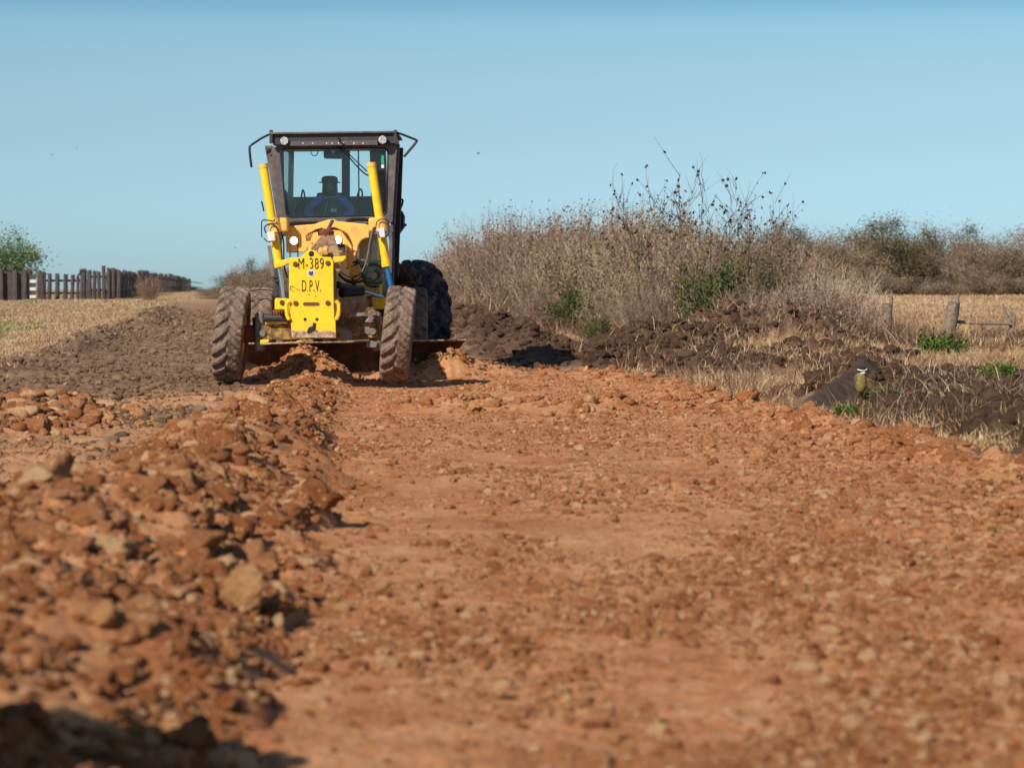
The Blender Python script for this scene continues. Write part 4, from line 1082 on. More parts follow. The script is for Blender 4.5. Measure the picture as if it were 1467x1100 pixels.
# --- wheels
def make_wheel(center, rad, width, lean, yawz, mats, parent, n_lug=22, rim_side=1, mud=1.0, hub=True, lug_h=.03, seed=0, name='wheel', rotate=0.0):
    w_ = bpy.data.objects.new(name, None); w_.empty_display_size = .1; link(w_, parent)
    w_.location = center; w_.rotation_euler = (0, lean, yawz)
    na, nu = 460, 40
    th = np.linspace(0, 2 * PI, na, endpoint=False) + rotate
    # cross-section: u from -1..1 across bead to bead
    s = np.linspace(-1, 1, nu)
    hw = width / 2; rb = rad * .56
    xs = np.where(np.abs(s) < .52, s / .52 * hw * .93, np.sign(s) * hw * (.93 + .09 * np.sin((np.abs(s) - .52) / .48 * PI)))
    xs = np.where(np.abs(s) > .9, np.sign(s) * hw * (.95 - (np.abs(s) - .9) * 2.5), xs)
    t_ = np.clip((np.abs(s) - .52) / .48, 0, 1)
    rr = np.where(np.abs(s) < .52, rad - lug_h - .03 * (np.abs(s) / .52) ** 3 * rad / .65, (rad - lug_h - .03) + (rb - rad + lug_h + .03) * t_)
    TH, S_ = np.meshgrid(th, s, indexing='ij'); XS = np.repeat(xs[None], na, 0); RR = np.repeat(rr[None], na, 0)
    side = np.where(S_ < 0, 0.0, .5)
    ph = (TH * n_lug / (2 * PI) + side + np.abs(S_) / .52 * .85) % 1.0
    tri = np.abs(ph - .5) * 2
    lug = ss((.56 - tri) / .16) * ss((np.abs(S_) + .02) / .04 * 1.0) * ss((.66 - np.abs(S_)) / .05)
    lug = np.where(np.abs(S_) < .05, lug * .8, lug)
    nz = fbm(TH * 14 + seed, S_ * 9, 4)
    nz2 = perlin(TH * 60 + seed, S_ * 28)
    mudfill = np.clip(fbm(TH * 5 + seed * 3, S_ * 3, 3) * 1.2 + .25, 0, 1) * (1 - lug) * lug_h * .45 * mud
    RR = RR + lug * lug_h + mudfill + (nz * .012 + nz2 * .006) * mud * (np.abs(S_) < .7)
    V = np.stack([XS + 0 * RR, RR * np.sin(TH), RR * np.cos(TH)], -1).reshape(-1, 3)
    idx = np.arange(na * nu).reshape(na, nu); nx = np.roll(idx, -1, 0)
    q = np.stack([idx[:, :-1], idx[:, 1:], nx[:, 1:], nx[:, :-1]], -1).reshape(-1, 4)
    att = np.clip(np.where(np.abs(S_) < .7, 1, .45) + .3 * nz, 0, 1).ravel()
    mesh_np('tyre', V, q.ravel(), np.full(len(q), 4), mats[0], w_, {'mud': att})
    mb = MB()
    for sd in (-1, 1):
        mb.lathe([(sd * hw * .72, rb + .005), (sd * hw * .80, rb - .01), (sd * hw * .7, rb - .03), (sd * hw * .35, rb * .86), (sd * hw * .3, rb * .45), (sd * hw * .5, rb * .4), (sd * hw * .55, rb * .2), (sd * hw * .55, 0.001)], n=40)
        for k in range(8): a = 2 * PI * k / 8; mb.lathe([(sd * hw * .3, .02), (sd * hw * .42, .02), (sd * hw * .42, .001)], (0, math.cos(a) * rb * .65, math.sin(a) * rb * .65), 6)
    mb.build('rim', mats[1], w_, smooth=True)
    return w_
Rf = .655
LEAN = R(5.5)
for (cx_t, cx_b, sd) in ((337.5, 326, 0), (577, 563, 1)):
    top = lp(cx_t, 414, 0); bot = lp(cx_b, 549, 0)
    c = (top + bot) / 2
    make_wheel((c.x, 0, Rf * math.cos(LEAN) + .06), Rf, .40, LEAN, R(1), (M['tyre'], M['yellowdust']), grader, seed=3 + sd * 9, n_lug=20, lug_h=.046, name='front_wheel', rotate=.13 * sd)
# tandem wheels
for sx in (-1, 1):
    make_wheel((1.2 * sx - .02, 5.2, .70), .66, .40, 0, R(2), (M['tyre'], M['yellowdust']), grader, seed=31 + sx, n_lug=20, lug_h=.032, name='tandem_wheel')
    mb = MB(); mb.prismx([(5.0, .5), (7.0, .5), (7.1, .7), (6.9, .98), (5.3, .98), (4.95, .8)], sx * .80 - .08, sx * .80 + .08); mb.build('tandem_case', M['yellowworn'], grader, bevel=.02)
c = lp(592, 440, 7.0)
gtag(make_wheel((c.x, 7.0, .90), .91, .52, 0, R(31), (M['cleantyre'], M['yellowdust']), grader, seed=77, n_lug=19, lug_h=.055, mud=.25, name='rear_wheel'), 'large dark rear wheel with deep lugs')
make_wheel((-.55, 7.3, .90), .91, .52, 0, R(31), (M['cleantyre'], M['yellowdust']), grader, seed=78, n_lug=19, lug_h=.055, mud=.25, name='rear_wheel')

# --- front push plate with lettering
PYF = -.78
pm = MB()
outline = [(418, 484), (481.5, 484), (480.5, 455), (478, 430), (477.5, 374), (474, 368.5), (461, 368), (457, 364), (453, 360), (446, 358), (439, 360.5), (435, 365), (431, 368.5), (415, 369), (414, 372), (414, 430), (416, 452)]
outline = outline[::1]
pm.prism(poly(outline, PYF), PYF, PYF + .05)
plate = pm.build('push_plate', M['yellow'], grader, bevel=.008)
def disc(name, px, py, r, mat, parent, y=PYF, th=.02, n=16):
    c = lp(px, py, y - th); return MB().lathe([(0, .0005), (0, r * .8), (th * .3, r), (th + .005, r)], c, n, 'y').build(name, mat, parent, smooth=True)
for px, py in ((423, 378.5), (469.5, 377), (423.5, 434.5), (469.5, 434)): disc('bolt', px, py, .034, M['rust'], plate)
for px, py in ((437, 457.5), (454, 457.5)): disc('bolt_hole', px, py, .022, M['black'], plate, th=.004)
disc('tow_eye', 446, 363.5, .038, M['black'], plate, th=.004)
MB().prism(poly([(435.5, 438), (456, 438), (458, 435.5), (456, 433), (435.5, 433), (433.5, 435.5)], PYF - .004), PYF - .006, PYF + .01).build('slot', M['rust'], plate)
MB().prism(poly([(441, 478), (446, 477), (452, 473), (453, 463), (448, 462.5), (448, 467), (442, 469), (440, 474)], PYF - .004), PYF - .006, PYF + .01).build('notch', M['black'], plate)
MB().prism(poly([(418.4, 483.6), (481, 483.6), (480.7, 476), (472, 473.5), (456, 475), (454, 472), (444, 476), (432, 473), (424, 474.5), (418.2, 473)], PYF - .003), PYF - .004, PYF + .02).build('worn_edge', M['worn'], plate)
MB().prism(poly([(478.5, 457), (482, 456.5), (482.5, 432), (481, 428.5), (477.8, 428)], PYF - .003), PYF - .005, PYF + .03).build('brown_patch', M['rust'], plate)  # brown strip along the right edge of the plate
for k, (px, py, w_, h_) in enumerate(((416.5, 413, 1.2, 7), (420, 411, 5, 1), (427, 415, 5, .9), (420, 417, 2, .9), (452, 424.5, 1.5, 1.5), (443, 422, 3, .8))):
    c = lp(px, py, PYF); MB().box((c.x, PYF - .002, c.z), (w_ * .0093, .004, h_ * .0093), Matrix.Rotation((.0, .5, .45, 0, 0, 0)[k], 3, 'Y')).build('scratch', M['letter'], plate)
def text(name, body, px, py, hpx, wpx, mat, parent, y, shear=0):
    cu = bpy.data.curves.new(name, 'FONT'); cu.body = body; cu.extrude = .003; cu.size = 1; cu.offset = -.008; cu.space_character = 1.15; cu.align_x = 'CENTER'; cu.align_y = 'CENTER'
    tmp = bpy.data.objects.new(name, cu); COL.objects.link(tmp)
    bpy.context.view_layer.update()
    me = bpy.data.meshes.new_from_object(tmp.evaluated_get(bpy.context.evaluated_depsgraph_get()))
    bpy.data.objects.remove(tmp)
    xs = [v.co.x for v in me.vertices]; ys = [v.co.y for v in me.vertices]
    sc_ = 1 / (F / (GY + y)); W_, H_ = wpx * sc_, hpx * sc_
    c = lp(px, py, y)
    for v in me.vertices:
        x = (v.co.x - (min(xs) + max(xs)) / 2) / (max(xs) - min(xs)) * W_; z = (v.co.y - (min(ys) + max(ys)) / 2) / (max(ys) - min(ys)) * H_
        v.co = (c.x + x, y - v.co.z * 1, c.z + z)
    me.materials.clear(); me.materials.append(mat)
    return link(bpy.data.objects.new(name, me), parent)
text('lettering', 'M-389', 445.5, 377.5, 15.5, 36, M['letter'], plate, PYF - .005)
text('lettering', 'D.P.V.', 446, 409.5, 16, 27, M['letter'], plate, PYF - .005)
# small round emblem: blue shield of leaf strokes on a grey disc
c = lp(445.5, 391, PYF); emb = MB().lathe([(0, .0005), (0, .048), (.006, .05)], (c.x, PYF - .006, c.z), 24, 'y').build('emblem', M['white'], plate, smooth=True)
mb = MB()
for s in (-1, 1):
    for k, (ox, oz, ln, an) in enumerate(((.012, .012, .034, .5), (.016, -.006, .034, .75), (.012, -.022, .026, .95))):
        mb.box((c.x + s * (ox + .004), PYF - .009, c.z + oz), (.012, .004, ln), Matrix.Rotation(s * an, 3, 'Y'))
mb.box((c.x, PYF - .009, c.z - .005), (.007, .004, .06)); mb.build('emblem_mark', M['emblem'], emb)
# side arms, hooks, lugs
mb = MB(); mb.prism(poly([(402, 383), (414.5, 377), (414.5, 370), (401, 373.5)], PYF + .06), PYF + .06, PYF + .13); mb.build('arm', M['yellow'], grader, bevel=.008)
mb = MB(); mb.prism(poly([(477, 377), (491, 374.5), (495.5, 370), (495.5, 366.5), (477, 368)], PYF + .06), PYF + .06, PYF + .13); mb.build('arm', M['yellow'], grader, bevel=.008)
for s, x0 in ((-1, 414), (1, 482)):
    pts = [lp(x0 - s * 1, 431, PYF - .02), lp(x0 + s * 3.2, 435, PYF - .02), lp(x0 + s * 3.6, 444, PYF - .02), lp(x0 + s * 2.6, 452, PYF - .02), lp(x0 - s * .5, 458, PYF - .02)]
    MB().tube(pts, .027, 8).build('tow_hook', M['yellow'], grader, smooth=True)
MB().prism(poly([(393.5, 443.5), (416, 443.5), (417, 431), (413, 427.5), (395, 427), (393.5, 430)], -.5), -.5, -.42).build('lug_plate', M['yellow'], grader, bevel=.01)
disc('bolt', 404, 433.5, .034, M['rust'], grader, y=-.5)
# block behind plate
mb = MB(); a = lp(422, 470, -.72); b = lp(478, 385, -.72); mb.box(((a.x + b.x) / 2, -.45, (a.z + b.z) / 2), (b.x - a.x, .56, b.z - a.z)); mb.build('nose_block', M['yellowworn'], grader, bevel=.02)
# --- front axle
mb = MB()
mb.prism(poly([(371, 487), (418, 487), (418, 467), (412, 464), (374, 466)], -.22), -.22, .12)
mb.prism(poly([(482, 489), (530, 486), (541, 482), (541, 462), (520, 461), (482, 468)], -.22), -.22, .12)
mb.prism(poly([(410, 486), (490, 486), (490, 452), (410, 452)], -.2), -.2, .2)
mb.build('front_axle', M['yellowworn'], grader, bevel=.015)
mb = MB(); mb.prism(poly([(488, 486), (503, 487), (506, 480), (497, 468), (485, 470)], -.232), -.236, -.2); mb.prism(poly([(510, 479), (529, 479), (531, 469), (512, 468)], -.232), -.236, -.2)
mb.build('worn_paint', M['steel'], grader, bevel=.004)
disc('pivot_pin', 534, 475, .05, M['steel'], grader, y=-.22, th=.03); disc('pivot_pin', 376, 478, .045, M['steel'], grader, y=-.22, th=.03)
MB().tube([lp(379, 455, -.3), lp(415, 455, -.3)], .055, 16).build('steering_cylinder', M['dark'], grader, smooth=True)
MB().prism(poly([(379, 464), (413, 464), (409, 459.5), (384, 459.5)], -.26), -.26, -.2).build('axle_bracket', M['yellow'], grader, bevel=.005)
MB().prism(poly([(398, 463.5), (404, 463.5), (405, 459.3), (398.5, 459.3)], -.264), -.264, -.258).build('pale_tag', M['white'], grader)
mb = MB(); 
for k in range(6): mb.tube([lp(389 + k * 4, 451, -.35), lp(390 + k * 4, 444 - (k % 2) * 1.5, -.35)], .012, 6)
mb.tube([lp(387, 450.5, -.33), lp(413, 450.5, -.33)], .02, 8); mb.build('grease_fittings', M['rust'], grader)
mb = MB(); mb.prism(poly([(387, 450), (413, 450), (412, 444), (394, 443), (389, 446)], -.3), -.3, -.2); mb.build('valve_block', M['yellowworn'], grader, bevel=.01)
# tie rod / lean linkage right
mb = MB(); mb.prism(poly([(499, 455), (524, 452.5), (524, 447.5), (499, 449.5)], -.38), -.38, -.31); mb.build('lean_rod', M['steel'], grader, bevel=.008)
mb = MB(); mb.prism(poly([(522, 462), (532, 463), (539, 452), (538, 444.5), (531, 443.5), (526, 447), (527, 455)], -.34), -.34, -.24); mb.build('bell_crank', M['steel'], grader, bevel=.015)
disc('pivot_pin', 535.5, 449, .038, M['steel'], grader, y=-.34, th=.03)
for s, px in ((-1, 371), (1, 539)):
    mb = MB(); mb.prism(poly([(px - 6, 503), (px + 5, 503), (px + 7, 480), (px + 6, 449), (px, 445), (px - 6, 450)], -.16), -.16, .16); mb.build('knuckle', M['steel'], grader, bevel=.025)
    cx = (lp(px, 480, 0)).x
    MB().tube([(cx, 0, .72), (cx + s * .3, 0, .72)], .12, 16).build('hub_spindle', M['rust'], grader, smooth=True)
mb = MB(); mb.prism(poly([(525, 498), (539, 498), (541, 491), (533, 488), (525, 489)], -.3), -.3, -.1); mb.build('lower_link', M['steel'], grader, bevel=.01)
MB().tube([lp(363, 455, -.1), lp(367, 500, -.1)], .02, 6).build('drain_hose', M['hose'], grader, smooth=True)
mb = MB(); mb.prism(poly([(372, 494), (435, 491), (435, 489.3), (374, 491.5)], -.4), -.4, -.1); mb.build('skid_plate', M['worn'], grader, bevel=.004)
mb = MB(); mb.prism(poly([(372, 492), (385, 490), (385, 486), (373, 487)], -.3), -.3, -.2); mb.build('corner_bracket', M['yellow'], grader, bevel=.004)

# --- main frame: gooseneck beam from nose up to the saddle, then to the cab
def beam(name, secs, mat, bevel=.02):
    """secs: (y, xmin, xmax, zmin, zmax) box stations"""
    mb = MB(); V = []
    for (y, a, b, c_, d_) in secs: V += [(a, y, c_), (b, y, c_), (b, y, d_), (a, y, d_)]
    m = len(secs)
    Fq = [(i * 4 + k, i * 4 + (k + 1) % 4, (i + 1) * 4 + (k + 1) % 4, (i + 1) * 4 + k) for i in range(m - 1) for k in range(4)] + [(0, 1, 2, 3), tuple(range(m * 4 - 4, m * 4))[::-1]]
    mb.add(V, Fq); return mb.build(name, mat, grader, bevel=bevel)
def X0(px, y): return lp(px, 400, y).x
def Z0(py, y): return lp(450, py, y).z
beam('main_frame', [(-.7, X0(424, -.7), X0(478, -.7), .75, 1.05), (-.1, -.24, .26, .8, 1.35), (.8, -.22, .3, 1.15, 1.8), (2.0, -.2, .32, 1.45, 1.98), (3.0, -.2, .32, 1.4, 1.9), (4.6, -.22, .3, 1.0, 1.6)], M['yellowdust'])
# dusty sloping cover on the gooseneck
mb = MB(); a = poly([(432, 363), (478, 363), (470, 338), (449, 338)], .3)
y0, y1 = -.1, .9
V = [(X0(438, -.1), -.12, Z0(364, -.1)), (X0(488, -.1), -.12, Z0(364, -.1)), (X0(480, .9), .9, Z0(337, .9)), (X0(460, .9), .9, Z0(337, .9))]
V += [(v[0], v[1] + .05, v[2] - .25) for v in V]
mb.add(V, [(0, 1, 2, 3), (7, 6, 5, 4), (0, 4, 5, 1), (1, 5, 6, 2), (2, 6, 7, 3), (3, 7, 4, 0)]); cov = mb.build('gooseneck_cover', M['tan'], grader, bevel=.015)
for px, py in ((447, 349), (468, 349), (452, 356), (466, 338)): disc('bolt', px, py, .013, M['rust'], cov, y=.25)
mb = MB()
for yy_, px, py in ((-.15, 437, 362), (-.15, 443, 364), (-.15, 459, 364), (-.15, 466, 362)):
    c = lp(px, py, -.3); mb.tube([c, c + Vector((0, .15, .06))], .035, 8)
mb.build('bolt_heads', M['yellowdust'], grader, smooth=True)
# saddle / cradle plate in front of the cab
SY = 2.1
sad = [(410, 362), (446, 361), (446, 352), (492, 352), (512, 361), (513, 352), (517, 345), (523, 341.5), (529, 341), (529, 323), (524, 321), (483, 317), (478, 313.5), (469, 315), (451, 321), (416, 324), (409, 327)]
mb = MB(); mb.prism(poly(sad, SY), SY, SY + .22); saddle = mb.build('saddle', M['yellowdust'], grader, bevel=.015)
mb = MB(); mb.prism(poly([(489, 352), (511, 361), (506, 378), (497, 384), (484, 372)], SY - .1), SY - .1, SY + .3); mb.build('saddle_leg', M['yellowdust'], grader, bevel=.02)
mb = MB(); mb.prism(poly([(480, 378), (498, 383), (494, 398), (478, 400)], SY - .05), SY - .3, SY + .3); mb.build('centre_shift_bracket', M['tan'], grader, bevel=.02)
mb = MB(); mb.prism(poly([(505, 397), (518, 396), (523, 420), (540, 421.5), (541, 424), (518, 424)], 3.0), 3.0, 3.1); mb.build('step_bracket', M['yellow'], grader, bevel=.008)
mb = MB(); mb.prism(poly([(500, 383), (514, 379), (517, 392), (503, 396)], 2.8), 2.8, 3.0); mb.build('frame_gusset', M['yellowdust'], grader, bevel=.01)
mb = MB(); mb.prism(poly([(520, 424), (541, 424), (541, 440), (520, 440)], 3.4), 3.4, 4.4); mb.build('tool_box', M['yellowworn'], grader, bevel=.02)
MB().tube([lp(545.5, 408, 2.9), lp(545.5, 423, 2.9)], .02, 8).build('step_post', M['yellow'], grader, smooth=True)
mb = MB(); mb.prism(poly([(535, 443), (556, 443), (558, 427), (532, 426)], 1.6), 1.6, 1.9); mb.build('circle_bracket', M['yellow'], grader, bevel=.015)
# drawbar and circle
mb = MB(); V = []
c0 = lp(484, 436, 0); c1 = lp(530, 437, 2.6)
MB().tube([(.05, -.1, c0.z - .05), (.18, .9, c0.z), (.38, 2.4, c0.z + .02)], [.13, .17, .24], 8).build('drawbar', M['tan'], grader, bevel=.01, smooth=True)
MB().lathe([(0, .66), (0, .80), (.12, .80), (.12, .66), (0, .66)], (.22, 3.1, .80), 48, 'z').build('circle', M['yellowworn'], grader, smooth=True)
for sx in (-.5, .5):
    MB().prism([(sx + .1, .5), (sx + .28, .5), (sx + .28, .92), (sx + .1, .92)], 2.75, 3.3).build('blade_beam', M['yellowworn'], grader, bevel=.02)
mb = MB(); mb.prism(poly([(388, 465), (412, 462), (430, 458), (430, 440), (404, 446)], 1.2), 1.2, 1.5); mb.build('drawbar_arm', M['tan'], grader, bevel=.02)
# side shift cylinders
MB().tube([lp(519, 417.5, .6), lp(548, 425.5, 1.7)], .022, 10).build('shift_rod', M['bluerod'], grader, smooth=True)
MB().tube([lp(489, 420, .3), lp(519, 417.5, .6)], .06, 12).build('shift_cylinder', M['black'], grader, smooth=True)
MB().tube([lp(484, 408, .2), lp(502, 414, .5), lp(518, 413, .9)], .05, 10).build('hose_bundle', M['hose'], grader, smooth=True)

# --- lift cylinders
def cyl(pt_top, pt_mid, pt_bot, rod_end, rodmat, y):
    r = .062
    A, B, C_, D_ = (lp(*pt_top, y), lp(*pt_mid, y), lp(*pt_bot, y), lp(*rod_end, y - .05))
    d = (A - C_).normalized()
    body = MB().tube([A, C_], r, 20).build('lift_cylinder', M['yellow'], grader, smooth=True, bevel=.006)
    MB().tube([A + d * .01, A - d * .05], r * 1.1, 20).build('end_cap', M['yellowdust'], body, smooth=True)
    MB().tube([B + d * .10, B - d * .10], r * 1.35, 20).build('trunnion_collar', M['yellowdust'], body, smooth=True)
    MB().tube([C_ + d * .06, C_ - d * .02], r * 1.12, 20).build('gland', M['yellow'], body, smooth=True)
    MB().tube([C_, D_], .034, 16).build('rod', rodmat, body, smooth=True)
    return body, A, B, C_, D_
CY = 1.85
cL = cyl((377, 236), (394, 323), (400, 381), (407, 428), M['chrome'], CY)
cR = cyl((532, 234), (546.5, 322), (553.5, 380), (560, 412), M['bluerod'], CY)
# left cylinder carries a flat yellow bracket toward the plate
MB().prism(poly([(396, 384), (413, 379), (413, 374), (402, 373), (396, 376)], CY - .1), CY - .12, CY - .04).build('cylinder_bracket', M['yellow'], grader, bevel=.008)
for (px, s) in ((399, 1), (541, -1)):
    c = lp(px, 322, CY); mb = MB(); mb.box((c.x + s * .02, CY + .1, c.z), (.22, .25, .2)); mb.build('trunnion_yoke', M['yellowdust'], grader, bevel=.03)
for px, py in ((389.5, 339), (546.5, 334)):
    c = lp(px, py, CY - .12); MB().box((c.x, CY - .15, c.z), (.105, .1, .135), Matrix.Rotation(R(-6), 3, 'Y')).build('clevis_block', M['white'], grader, bevel=.012)
# guard wires round the cylinders
for (a, b) in (((376, 318), (388, 315)), ((380, 330), (393, 326)), ((540, 318), (556, 316)),):
    pass
def wire(name, pts, y, r=.009, mat='hose', dy=None):
    P = [lp(px, py, y + (dy[i] if dy else 0)) for i, (px, py) in enumerate(pts)]
    # smooth by Catmull-Rom
    out_ = []
    for i in range(len(P) - 1):
        p0, p1, p2, p3 = P[max(i - 1, 0)], P[i], P[i + 1], P[min(i + 2, len(P) - 1)]
        for t in (0, .25, .5, .75):
            out_.append(.5 * ((2 * p1) + (p2 - p0) * t + (2 * p0 - 5 * p1 + 4 * p2 - p3) * t * t + (3 * p1 - p0 - 3 * p2 + p3) * t ** 3))
    out_.append(P[-1])
    return MB().tube(out_, r, 6).build(name, M[mat], grader, smooth=True)
wire('hose', [(375, 340), (375, 318), (381, 315.5), (392, 317), (393, 314)], CY - .12)
wire('hose', [(381, 334), (379, 326), (386, 321), (395, 324), (398, 330), (402, 345), (404, 372)], CY - .12, .011)
wire('hose', [(400, 328), (406, 345), (407, 380), (412, 398)], CY + .1, .012)
wire('hose', [(378, 341), (383, 346), (390, 345), (388, 340)], CY - .12, .009, 'dark')
wire('hose', [(538, 330), (540, 318), (548, 314), (556, 317), (557, 334), (552, 340)], CY - .12, .009)
wire('hose', [(535, 326), (530, 345), (527, 365), (521, 385), (512, 396), (500, 397), (488, 390)], 1.0, .011, 'steel', [.6, .4, .2, 0, -.1, -.2, -.3])
wire('hose', [(537, 326), (532, 348), (530, 368), (523, 390), (512, 401), (498, 401), (486, 394)], 1.0, .012, 'hose', [.6, .4, .2, 0, -.1, -.2, -.3])
wire('hose', [(485, 392), (495, 402), (508, 405), (520, 402)], .6, .02, 'hose')
wire('hose', [(507, 375), (522, 373), (527, 380)], 1.6, .016, 'steel')
wire('hose', [(505, 376), (520, 375), (522, 384), (514, 394)], 1.5, .014)
for k in range(4):
    wire('hydraulic_pipe', [(439 + k * 1.6, 345), (440 + k * 3, 336 - k * 1.4), (452 + k * 1.5, 332 - k * 1.2), (462, 330 - k)], .9, .008, 'rust', [0, .1, .3, .5])
for k in range(5):
    wire('hydraulic_pipe', [(468 + k * 2, 329), (479 + k * 2, 326 + k), (490 + k * 2, 332 + k), (499 + k * 1.5, 344 + k * 2), (505, 350 + k * 3)][:4 + (k % 2)], 1.0, .008, 'rust', [.5, .4, .3, .2, .1][:4 + (k % 2)])
MB().tube([lp(469, 331, 1.6), lp(477, 315, 1.6)], .025, 8).build('valve_lever', M['dark'], grader, smooth=True)
MB().lathe([(0, .11), (.06, .12), (.1, .06), (.1, .001)], lp(467, 338, 1.2), 20, 'z').build('swivel', M['rust'], grader, smooth=True)
wire('brake_line', [(404, 430), (395, 420), (380, 415), (350, 418), (330, 426)], 4.6, .01, 'dark')

# --- lit work lamps
for px, py in ((421, 345), (484, 343.5)):
    c = lp(px, py, 1.2)
    b_ = MB().lathe([(.1, .02), (.07, .05), (0, .062), (-.01, .062)], c, 20, 'y').build('work_lamp', M['black'], grader, smooth=True)
    MB().lathe([(0, .001), (-.004, .03), (0, .052)], c + Vector((0, -.004, 0)), 20, 'y').build('lens', M['lamp'], b_, smooth=True)
    mb = MB(); q = lp(px, py + 13, 1.25)
    for s in (-.055, .055): mb.box((q.x + s, 1.27, q.z), (.018, .03, .3))
    mb.box((q.x, 1.27, q.z + .1), (.12, .03, .018)); mb.box((q.x, 1.27, q.z - .03), (.12, .03, .018)); mb.build('lamp_bracket', M['dark'], b_)
MB().box(lp(487, 356, 1.3), (.14, .1, .12)).build('lamp_box', M['dark'], grader, bevel=.01)

# --- moldboard
def blade():
    L = Vector((lp(343, 500, 1.9).x, 1.75, 0)); Rr = Vector((lp(661, 488, 3.3).x, 3.3, 0))
    topL = Z0(493, 1.75); topR = Z0(487.5, 3.3)
    d = (Rr - L).normalized(); nrm = Vector((d.y, -d.x, 0))   # towards the camera
    sec = [(.16, 1.0), (.07, .93), (-.02, .8), (-.09, .6), (-.12, .4), (-.1, .2), (-.04, .04), (-.01, 0)]
    nL = 40; V = []; hb = .62
    for back in (0, 1):
        for i in range(nL + 1):
            u = i / nL; base = L.lerp(Rr, u); zt = topL + (topR - topL) * u
            for (o_, hh_) in sec:
                shear = -.10 * (1 - hh_) if u > .5 else .0
                p = base + d * shear * (1 if u > .97 else 0) + nrm * (o_ - .035 * back); V.append((p.x, p.y, zt - hb * (1 - hh_)))
    m = len(sec); N = (nL + 1) * m; Fq = []
    for i in range(nL):
        for k in range(m - 1):
            a = i * m + k; Fq.append((a, a + 1, a + m + 1, a + m)); b = N + a; Fq.append((b, b + m, b + m + 1, b + 1))
    for i in range(nL):
        a = i * m; Fq.append((a, a + m, N + a + m, N + a)); b = i * m + m - 1; Fq.append((b, N + b, N + b + m, b + m))
    for k in range(m - 1):
        a = k; Fq.append((a, N + a, N + a + 1, a + 1)); b = nL * m + k; Fq.append((b, b + 1, N + b + 1, N + b))
    o = MB().add(V, Fq).build('blade', M['blade'], grader, smooth=True)
    MB().tube([Vector((V[0][0], V[0][1] - .01, V[0][2] + .008)), Vector((V[nL * m][0], V[nL * m][1] - .01, V[nL * m][2] + .008))], .014, 6).build('top_edge', M['worn'], o)
    return o
blade()

# --- cab
YF, YB = 3.1, 4.75     # front and rear of the cab
def P2(px, py, y=YF): q = lp(px, py, y); return (q.x, q.z)
def frame_ring(name, outer, inner, y, th, mat, parent):
    """front frame: ring between two outlines with the same number of points"""
    n = len(outer); mb = MB(); V = []
    for yy_ in (y, y + th):
        V += [(a, yy_, b) for a, b in outer] + [(a, yy_, b) for a, b in inner]
    Fq = []
    for i in range(n):
        j = (i + 1) % n
        Fq += [(i, j, n + j, n + i), (2 * n + i, 3 * n + i, 3 * n + j, 2 * n + j), (i, 2 * n + i, 2 * n + j, j), (n + i, n + j, 3 * n + j, 3 * n + i)]
    return mb.add(V, Fq).build(name, mat, parent, bevel=.008)
def rounded(pts, r=.07, k=5):
    out_ = []; n = len(pts)
    for i in range(n):
        p = Vector((*pts[i], 0)); a = Vector((*pts[i - 1], 0)); b = Vector((*pts[(i + 1) % n], 0))
        d1 = (a - p).normalized(); d2 = (b - p).normalized()
        for j in range(k + 1):
            t = j / k; q = (p + d1 * r) * (1 - t) ** 2 + p * 2 * t * (1 - t) + (p + d2 * r) * t ** 2; out_.append((q.x, q.y))
    return out_
cab = bpy.data.objects.new('cab', None); cab.empty_display_size = .2; link(cab, grader)
o_out = rounded([P2(408, 323), P2(562.5, 320), P2(569, 207), P2(388, 211)], .05)
o_in = rounded([P2(409.5, 312), P2(554.5, 309), P2(556.5, 211.5), P2(400.5, 213)], .09)
frame_ring('windscreen_frame', o_out, o_in, YF, .07, M['cabtrim'], cab)
o_in2 = rounded([P2(411.5, 310.5), P2(553, 307.5), P2(555, 213), P2(402.5, 214.5)], .09)
frame_ring('seal', [(a, b) for a, b in o_in], o_in2, YF - .012, .03, M['black'], cab)
mb = MB(); mb.prism(o_in2, YF + .01, YF + .018); mb.build('windscreen', M['glass'], cab)
# roof
mb = MB(); mb.prism(poly([(391, 208), (565, 206), (564, 191), (567, 189), (388, 190.5), (391, 194)], YF - .1), YF - .1, YB + .15); roof = mb.build('roof', M['dark'], cab, bevel=.015)
mb = MB(); mb.prism(poly([(386.5, 192.6), (568.5, 190.4), (568.5, 187.6), (386.5, 189.8)], YF - .16), YF - .16, YB + .2); mb.build('roof_edge', M['cabtrim'], roof, bevel=.006)
mb = MB(); mb.prism(poly([(413, 209.5), (541, 208), (541, 201.5), (413, 203)], YF - .12), YF - .13, YF - .1); strip = mb.build('light_strip', M['cabtrim'], roof, bevel=.004)
for px in (434, 448, 468, 476, 485, 492, 507, 520): disc('rivet', px, 205.5, .011, M['white'], strip, y=YF - .13, th=.008, n=8)
for px, py in ((407, 202), (548, 200.5)):
    c = lp(px, py, YF - .16)
    b_ = MB().lathe([(.12, .03), (.06, .06), (0, .07), (-.01, .064)], c, 24, 'y').build('roof_lamp', M['black'], roof, smooth=True)
    MB().lathe([(-.002, .001), (-.010, .03), (-.004, .06)], c, 24, 'y').build('lens', M['reflector'], b_, smooth=True)
